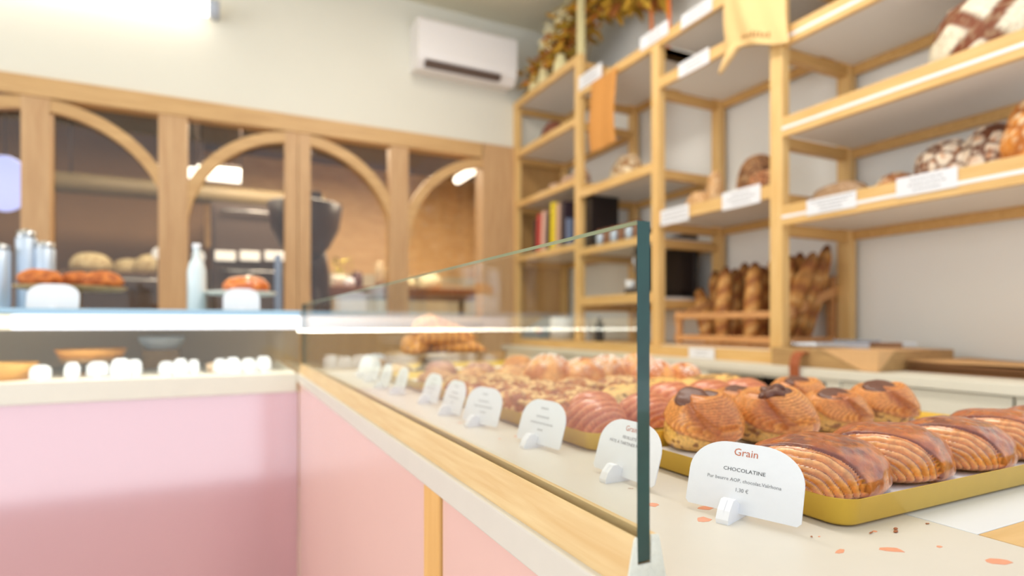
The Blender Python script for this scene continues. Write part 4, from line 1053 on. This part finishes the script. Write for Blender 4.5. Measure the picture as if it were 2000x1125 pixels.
# (top px, top py, base y offset) leaning directions
bag = [(1366, 562, 'leftmost short'), (1396, 528, 'thin dark, second from left'), (1418, 520, 'pale, third from left'), (1436, 524, 'pale, fourth from left'), (1455, 512, 'golden with knobbly tip, fifth from left'), (1475, 511, 'dark, sixth from left'), (1490, 520, 'seventh from left, half behind the upright'), (1512, 500, 'hidden behind the upright'),
       (1545, 498, 'dark tipped, first right of the upright'), (1563, 492, 'second right of the upright'), (1578, 506, 'broad reddish, in front right of the upright'), (1590, 491, 'dark tipped, fourth right of the upright'), (1608, 500, 'curved, fifth right of the upright'), (1617, 477, 'tallest, with rounded tip near the back upright')]
for i, (px, py, lab) in enumerate(bag):
    X = [2.41, 2.49, 2.33][i % 3]
    top = at(px, py, X=X)
    L = .46 if i else .34
    by = min(max(top.y+[0, .02, .05, .06, .03, .05, .05, .04, .06, .06, .06, .06, .03, .0][i], 1.81), 2.33); bx = X-.09; by = min(max(at(px-(10 if i < 8 else 22), 670, X=bx).y, 1.82), 2.33)
    bz = cz0+.010
    d = top-Vector((bx, by, bz)); L2 = d.length
    o = bpy.data.objects.new('baguette', bgm[i % 4]); COL.objects.link(o); o.location = (bx, by, bz)
    o.rotation_mode = 'QUATERNION'; o.rotation_quaternion = d.to_track_quat('Z', 'Y'); o.scale = (1.15, 1.15, L2/.46)
    tag(o, 'crusty baguette in the crate, '+lab, 'bread', 'baguettes in the crate')

# ------------------------------------------------------------------ cutting board, kraft paper, tongs
cb = thing('cutting_board', (2.26, 1.52, SL), 'thick wooden chopping block with leather loop on the worktop', 'chopping board')
bt = -.098
m = MB(); m.box(2.030, 2.50, 1.245, 1.685, SL+.0005, bt, .004); build('block', m, M['board_wood'], cb)
py_ = at(1570, 700, X=2.025).y
m = MB(); m.prism([(2.0295, -.110), (2.0, -.108), (1.976, -.125), (1.966, -.16), (1.968, -.224), (1.973, -.224), (1.972, -.16), (1.981, -.129), (2.003, -.1135), (2.0295, -.1155)], lambda u, v, w: (u, w, v), py_-.020, py_+.020)
build('leather_loop', m, M['leather'], cb, label='reddish brown leather hanging loop')
ks = thing('kraft_sheet', (2.1, 1.4, bt), 'sheet of light brown paper folded over the corner of the chopping block', 'paper')
m = MB()
A_, B_, C_ = at(1605, 687, X=2.0285), at(1742, 687, X=2.0285), at(1718, 727, X=2.0285)
m.prism([(A_.y, bt+.0005), (1.243, bt+.0005), (1.243, SL+.002), (1.30, SL+.002)], lambda u, v, w: (w, u, v), 2.0265, 2.0280)
m.prism([(2.027, A_.y), (2.027, 1.243), (2.40, 1.243), (2.30, 1.45)], lambda u, v, w: (u, v, w), bt+.0003, bt+.0015)
m.prism([(2.027, bt+.001), (2.12, bt+.001), (2.03, SL+.002)], lambda u, v, w: (u, w, v), 1.2415, 1.2430)
build('sheet', m, plain('kraft_light', 'DDB07C', .8, noise_amt=.05, nscale=40), ks)
kp = thing('kraft_paper_stack', (2.38, .9, SL), 'stack of large brown paper sheets curling on the worktop at the right', 'paper')
for i in range(6):
    z = SL+.001+.0058*i; m = MB(); o_ = .008*((i*7) % 3)
    fn = lambda u, v, z=z, o_=o_: (2.17+o_+.42*u, .35+.88*v+o_, z+(.0035 if i == 5 else .0012)*(1+sin(v*5+i))*(1-u)+(.006*sm(.8, 1, v) if i > 3 else 0))
    m.grid(fn, 8, 24); k0 = len(m.v); m.grid(lambda u, v: tuple(Vector(fn(u, v))+Vector((0, 0, .0016))), 8, 24)
    # rim
    rim = [(i_, 0) for i_ in range(8)]+[(7, j) for j in range(24)]+[(i_, 23) for i_ in range(7, -1, -1)]+[(0, j) for j in range(23, -1, -1)]
    for a, b in zip(rim, rim[1:]):
        if a != b: m.f.append((a[0]*24+a[1], b[0]*24+b[1], b[0]*24+b[1]+k0, a[0]*24+a[1]+k0)); m.sm.append(False); m.mi.append(0)
    build('sheet', m, M['kraft'] if i == 5 else M['kraft_dk'], kp)
def tongs(x, y, rz, label, mat, L=.26):
    t = thing('tongs', (0, 0, 0), label, 'tongs', 'serving tongs on the chopping block')
    for sy in (-1, 1):
        m = MB(); pts = [(0, 0, .012), (L*.3, sy*.018, .013), (L*.7, sy*.028, .012), (L, sy*.020, .008)]
        for a, b, wa, wb in zip(pts, pts[1:], (.010, .014, .018), (.014, .018, .028)):
            a, b = Vector(a), Vector(b)
            vs = []
            for p, w in ((a, wa), (b, wb)):
                for dz in (-w*.5, w*.5):
                    for dy in (-.0012, .0012): vs.append(p+Vector((0, dy, dz+.002)))
            m.add(vs, [(0, 1, 3, 2), (4, 6, 7, 5), (0, 4, 5, 1), (2, 3, 7, 6), (0, 2, 6, 4), (1, 5, 7, 3)])
        build('arm', m, mat, t)
    m = MB(); m.tube([(-.006, 0, .006), (-.006, 0, .020)], .009, 14); build('pivot', m, M['steel'], t)
    t.location = (x, y, bt+.0012); t.rotation_euler = (0, 0, rz)
tongs(2.09, 1.62, radians(-58), 'steel serving tongs nearest the front edge of the chopping block', M['steel'])
tongs(2.22, 1.62, radians(-64), 'brown handled serving tongs lying behind the steel ones', plain('tong_brown', '8A6648', .4, metal=.4), .30)
sc_ = thing('bread_knife', (0, 0, 0), 'long pale handled knife on the chopping block', 'knife')
m = MB(); m.box(0, .17, -.001, .001, .010, .034, .0005); build('blade', m, M['steel'], sc_)
m = MB(); m.box(.17, .29, -.009, .009, .008, .030, .005); build('handle', m, M['whiteboard'], sc_)
sc_.location = (2.30, 1.60, bt-.004); sc_.rotation_euler = (radians(0), 0, radians(-60))

# hanging paper bag, cotton bag, ribbons
y0_, y1_ = at(1152, 220, X=2.08).y, at(1202, 220, X=2.08).y
t = thing('paper_banner', (2.08, (y0_+y1_)/2, 1.09), 'long orange brown paper bag hanging from the far top shelf', 'bag')
m = MB(); f1 = lambda u, v: (2.085-.02*sin(v*3)*(1-v)-.004*sin(u*9), y0_+(y1_-y0_)*u+.006*sin(v*5), 1.085+.44*v)
m.grid(f1, 14, 20); m.grid(lambda u, v: tuple(Vector(f1(u, v))+Vector((.008*sin(pi*u)+.001, 0, 0))), 14, 20); build('sheet', m, M['kraft_or'], t)
m = MB(); m.tube([(2.088, (y0_+y1_)/2, 1.52), (2.09, (y0_+y1_)/2, 1.557), (2.11, (y0_+y1_)/2, 1.560)], .003, 6); build('cord', m, M['leather'], t)
yb0, yb1 = at(1418, 60, X=2.06).y, at(1540, 60, X=2.06).y
t = thing('cotton_bag', (2.06, (yb0+yb1)/2, 1.2), 'beige cotton bag draped over the top shelf beside the upright', 'bag')
def bagf(u, v, off):
    y = yb0+(yb1-yb0)*u
    z = 1.205+.035*sin(u*3.5+1)+(1.66-1.205)*v-.02*u
    x = 2.07-off*sin(pi*min(1, max(0, u)))*sin(pi*(.12+.8*v))**.7-.006*sin(u*14+v*4)
    if v > .8: x += (v-.8)*.5
    return (x, y+.02*sin(v*4), z)
m = MB(); m.grid(lambda u, v: bagf(u, v, .055), 40, 30); m.grid(lambda u, v: bagf(u, v, -.004), 40, 30); build('cloth', m, M['tote'], t)
m = MB(); rnd = random.Random(2)
for k in range(9):
    u = .35+.05*k; p = Vector(bagf(u, .07, .057)); h = rnd.uniform(.012, .024)
    m.box(p.x-.003, p.x-.001, p.y-.005, p.y+.004, p.z, p.z+h)
build('print', m, plain('bag_print', 'A87C48', .8), t, label='faded brown print along the bottom of the bag')
# strap ends hanging lower left
m = MB(); a = Vector((2.066, yb0+.015, 1.24)); m.tube([(2.07, yb0-.06, 1.26), (2.062, yb0-.01, 1.215), (2.062, yb0+.03, 1.175), (2.066, yb0+.045, 1.165)], [.022, .02, .012, .006], 10); build('strap', m, M['tote'], t)
for i, (px, py1, w) in enumerate([(1270, 52, .035), (1304, 45, .035)]):
    p = at(px, py1, X=2.32); t = thing('orange_ribbon', (p.x, p.y, p.z), ['left orange ribbon hanging above the top shelf', 'right brighter orange ribbon hanging above the top shelf'][i], 'ribbon', 'orange ribbons')
    m = MB(); fr = lambda u, v: (p.x+.01*sin(v*6), p.y+w*(u-.5), 1.557+(ZC-.002-1.557)*v)
    m.grid(fr, 4, 30); m.grid(lambda u, v: tuple(Vector(fr(u, v))+Vector((.0015, 0, 0))), 4, 30); build('ribbon', m, [plain('ribbon_a', 'C8743A', .7), M['orange']][i], t)

# dried flower arrangement on the far top shelf
def leaves(name, pts, n, size, cols, parent, seed, droop=.4):
    rnd = random.Random(seed); m = MB()
    for k in range(n):
        i = rnd.randrange(len(pts)-1); t_ = rnd.random(); c = Vector(pts[i]).lerp(Vector(pts[i+1]), t_)
        c += Vector((rnd.uniform(-1, 1)*.09, rnd.uniform(-1, 1)*.09, rnd.uniform(-1, 1)*.10))
        a = rnd.uniform(0, 2*pi); d = Vector((cos(a), sin(a), rnd.uniform(-droop-.8, .5))).normalized(); s = size*rnd.uniform(.5, 1.2)
        w = d.cross(Vector((rnd.random(), rnd.random(), rnd.random()))).normalized(); nrm = d.cross(w)
        col = rgb(rnd.choice(cols))
        m.add([c, c+d*s*.35+w*s*.16+nrm*s*.05, c+d*s*.8+w*s*.1, c+d*s, c+d*s*.8-w*s*.1, c+d*s*.35-w*s*.16+nrm*s*.05], [(0, 1, 2, 3), (0, 3, 4, 5)], col, True)
    o = build(name, m, M['leaf'], parent); o['kind'] = 'stuff'; return o
ar = thing('dried_flowers', (2.3, 3.6, 1.7675), 'arrangement of ochre and cream dried flowers on the far top shelf', 'dried flowers')
leaves('foliage', [(2.22, 4.08, 1.92), (2.26, 3.75, 2.06), (2.28, 3.45, 2.18), (2.30, 3.2, 2.26)], 900, .10, ['B98A1E', 'C8972A', 'A8641E', '9A7A1A', 'C77A2C'], ar, 1)
leaves('blossom', [(2.2, 3.85, 2.12), (2.24, 3.5, 2.26), (2.28, 3.15, 2.3)], 260, .085, ['E9DDA8', 'F0E6BC', 'D9C98E'], ar, 2)
leaves('foliage', [(2.30, 3.1, 2.2), (2.30, 2.85, 2.15), (2.30, 2.7, 2.12)], 420, .15, ['B98A1E', 'C4982C', '9A5A1E', '8E6A16'], ar, 3, .9)
leaves('blossom', [(2.26, 3.08, 2.3), (2.28, 2.85, 2.32)], 120, .08, ['E9DDA8', 'F0E6BC'], ar, 5)
m = MB(); rnd = random.Random(4)
for k in range(26):
    x, y = 2.27+rnd.uniform(-.05, .05), rnd.uniform(3.4, 3.9); m.tube([(x, y*.6+3.6*.4, 1.80), (x+rnd.uniform(-.06, .06), y, 2.0), (x, y+rnd.uniform(-.3, .15), 2.25)], .004, 5)
o = build('stem', m, plain('stem_ochre', '9A7A3A', .8), ar); o['kind'] = 'stuff'
for i, (y, h, r, lab) in enumerate([(3.98, .17, .055, 'short cream vase at the far end of the top shelf'), (3.84, .20, .05, 'cream vase second from the far end of the top shelf'), (3.60, .16, .06, 'cream vase under the middle of the dried flowers')]):
    t = thing('vase', (2.17, y, 1.7675), lab, 'vase', 'cream vases on the far top shelf')
    m = MB(); m.lathe([(0, 0), (r*.8, 0), (r, h*.3), (r*.85, h*.7), (r*.5, h*.88), (r*.62, h), (r*.5, h), (r*.4, h*.85)], (2.17, y, 1.768), 24); build('body', m, plain('vase_cream_%d' % i, 'E6DAA6', .5), t)
t = thing('tall_pole_vase', (2.16, 3.33, 1.7675), 'tall narrow cream column standing at the near end of the far top shelf', 'vase')
m = MB(); m.box(2.14, 2.18, 3.30, 3.345, 1.768, 2.36, .004); build('column', m, plain('column_cream', 'E6D9A4', .5), t)

# items on the worktop below the far shelves (blurred, behind glass)
t = thing('paper_roll', (2.2, 3.68, -.117), 'white upright paper roll on the worktop behind the glass', 'roll')
m = MB(); m.lathe([(.02, 0), (.095, 0), (.095, .165), (.02, .165)], (2.24, 3.69, -.1165), 28); build('paper', m, M['whiteboard'], t)
m = MB(); m.lathe([(.014, 0), (.0195, 0), (.0195, .167), (.014, .167), (.014, 0)], (2.24, 3.69, -.1165), 16); build('core', m, M['kraft'], t)
t = thing('payment_terminal', (2.2, 4.0, -.117), 'grey blue till terminal on the worktop at the far end', 'till')
m = MB(); m.prism([(0, 0), (.26, 0), (.26, .12), (.20, .17), (.0, .04)], lambda u, v, w: (2.12+u, w, -.1165+v), 3.86, 4.12); build('body', m, plain('till_grey', '8E98A0', .4), t)
m = MB(); m.box(2.13, 2.16, 3.9, 3.93, -.06, -.03, .003); build('key', m, plain('key_yellow', 'E0B830', .5), t, label='yellow key')
m = MB(); m.box(2.13, 2.16, 3.86, 3.885, -.07, -.04, .003); build('key', m, plain('key_red', 'C8483A', .5), t, label='red key')
bottle(2.24, 3.22, -.1165, .03, .17, 'dark bottle on the worktop under the coffee grinder shelf', M['black'])
t = thing('paper_cone', (2.2, 3.38, -.117), 'pale folded paper bags standing on the worktop behind the glass', 'bag')
m = MB(); m.lathe([(.07, 0), (.045, .08), (.015, .15), (0, .152)], (2.24, 3.40, -.1165), 4, smooth=False); build('sheet', m, M['whiteboard'], t)

# ------------------------------------------------------------------ lift everything so that the floor lies at z = 0
for o in COL.objects:
    if o.parent is None and o.type in ('MESH', 'EMPTY'):
        o.location.z += Z0
for o in COL.objects:
    if '_o' in o: del o['_o']
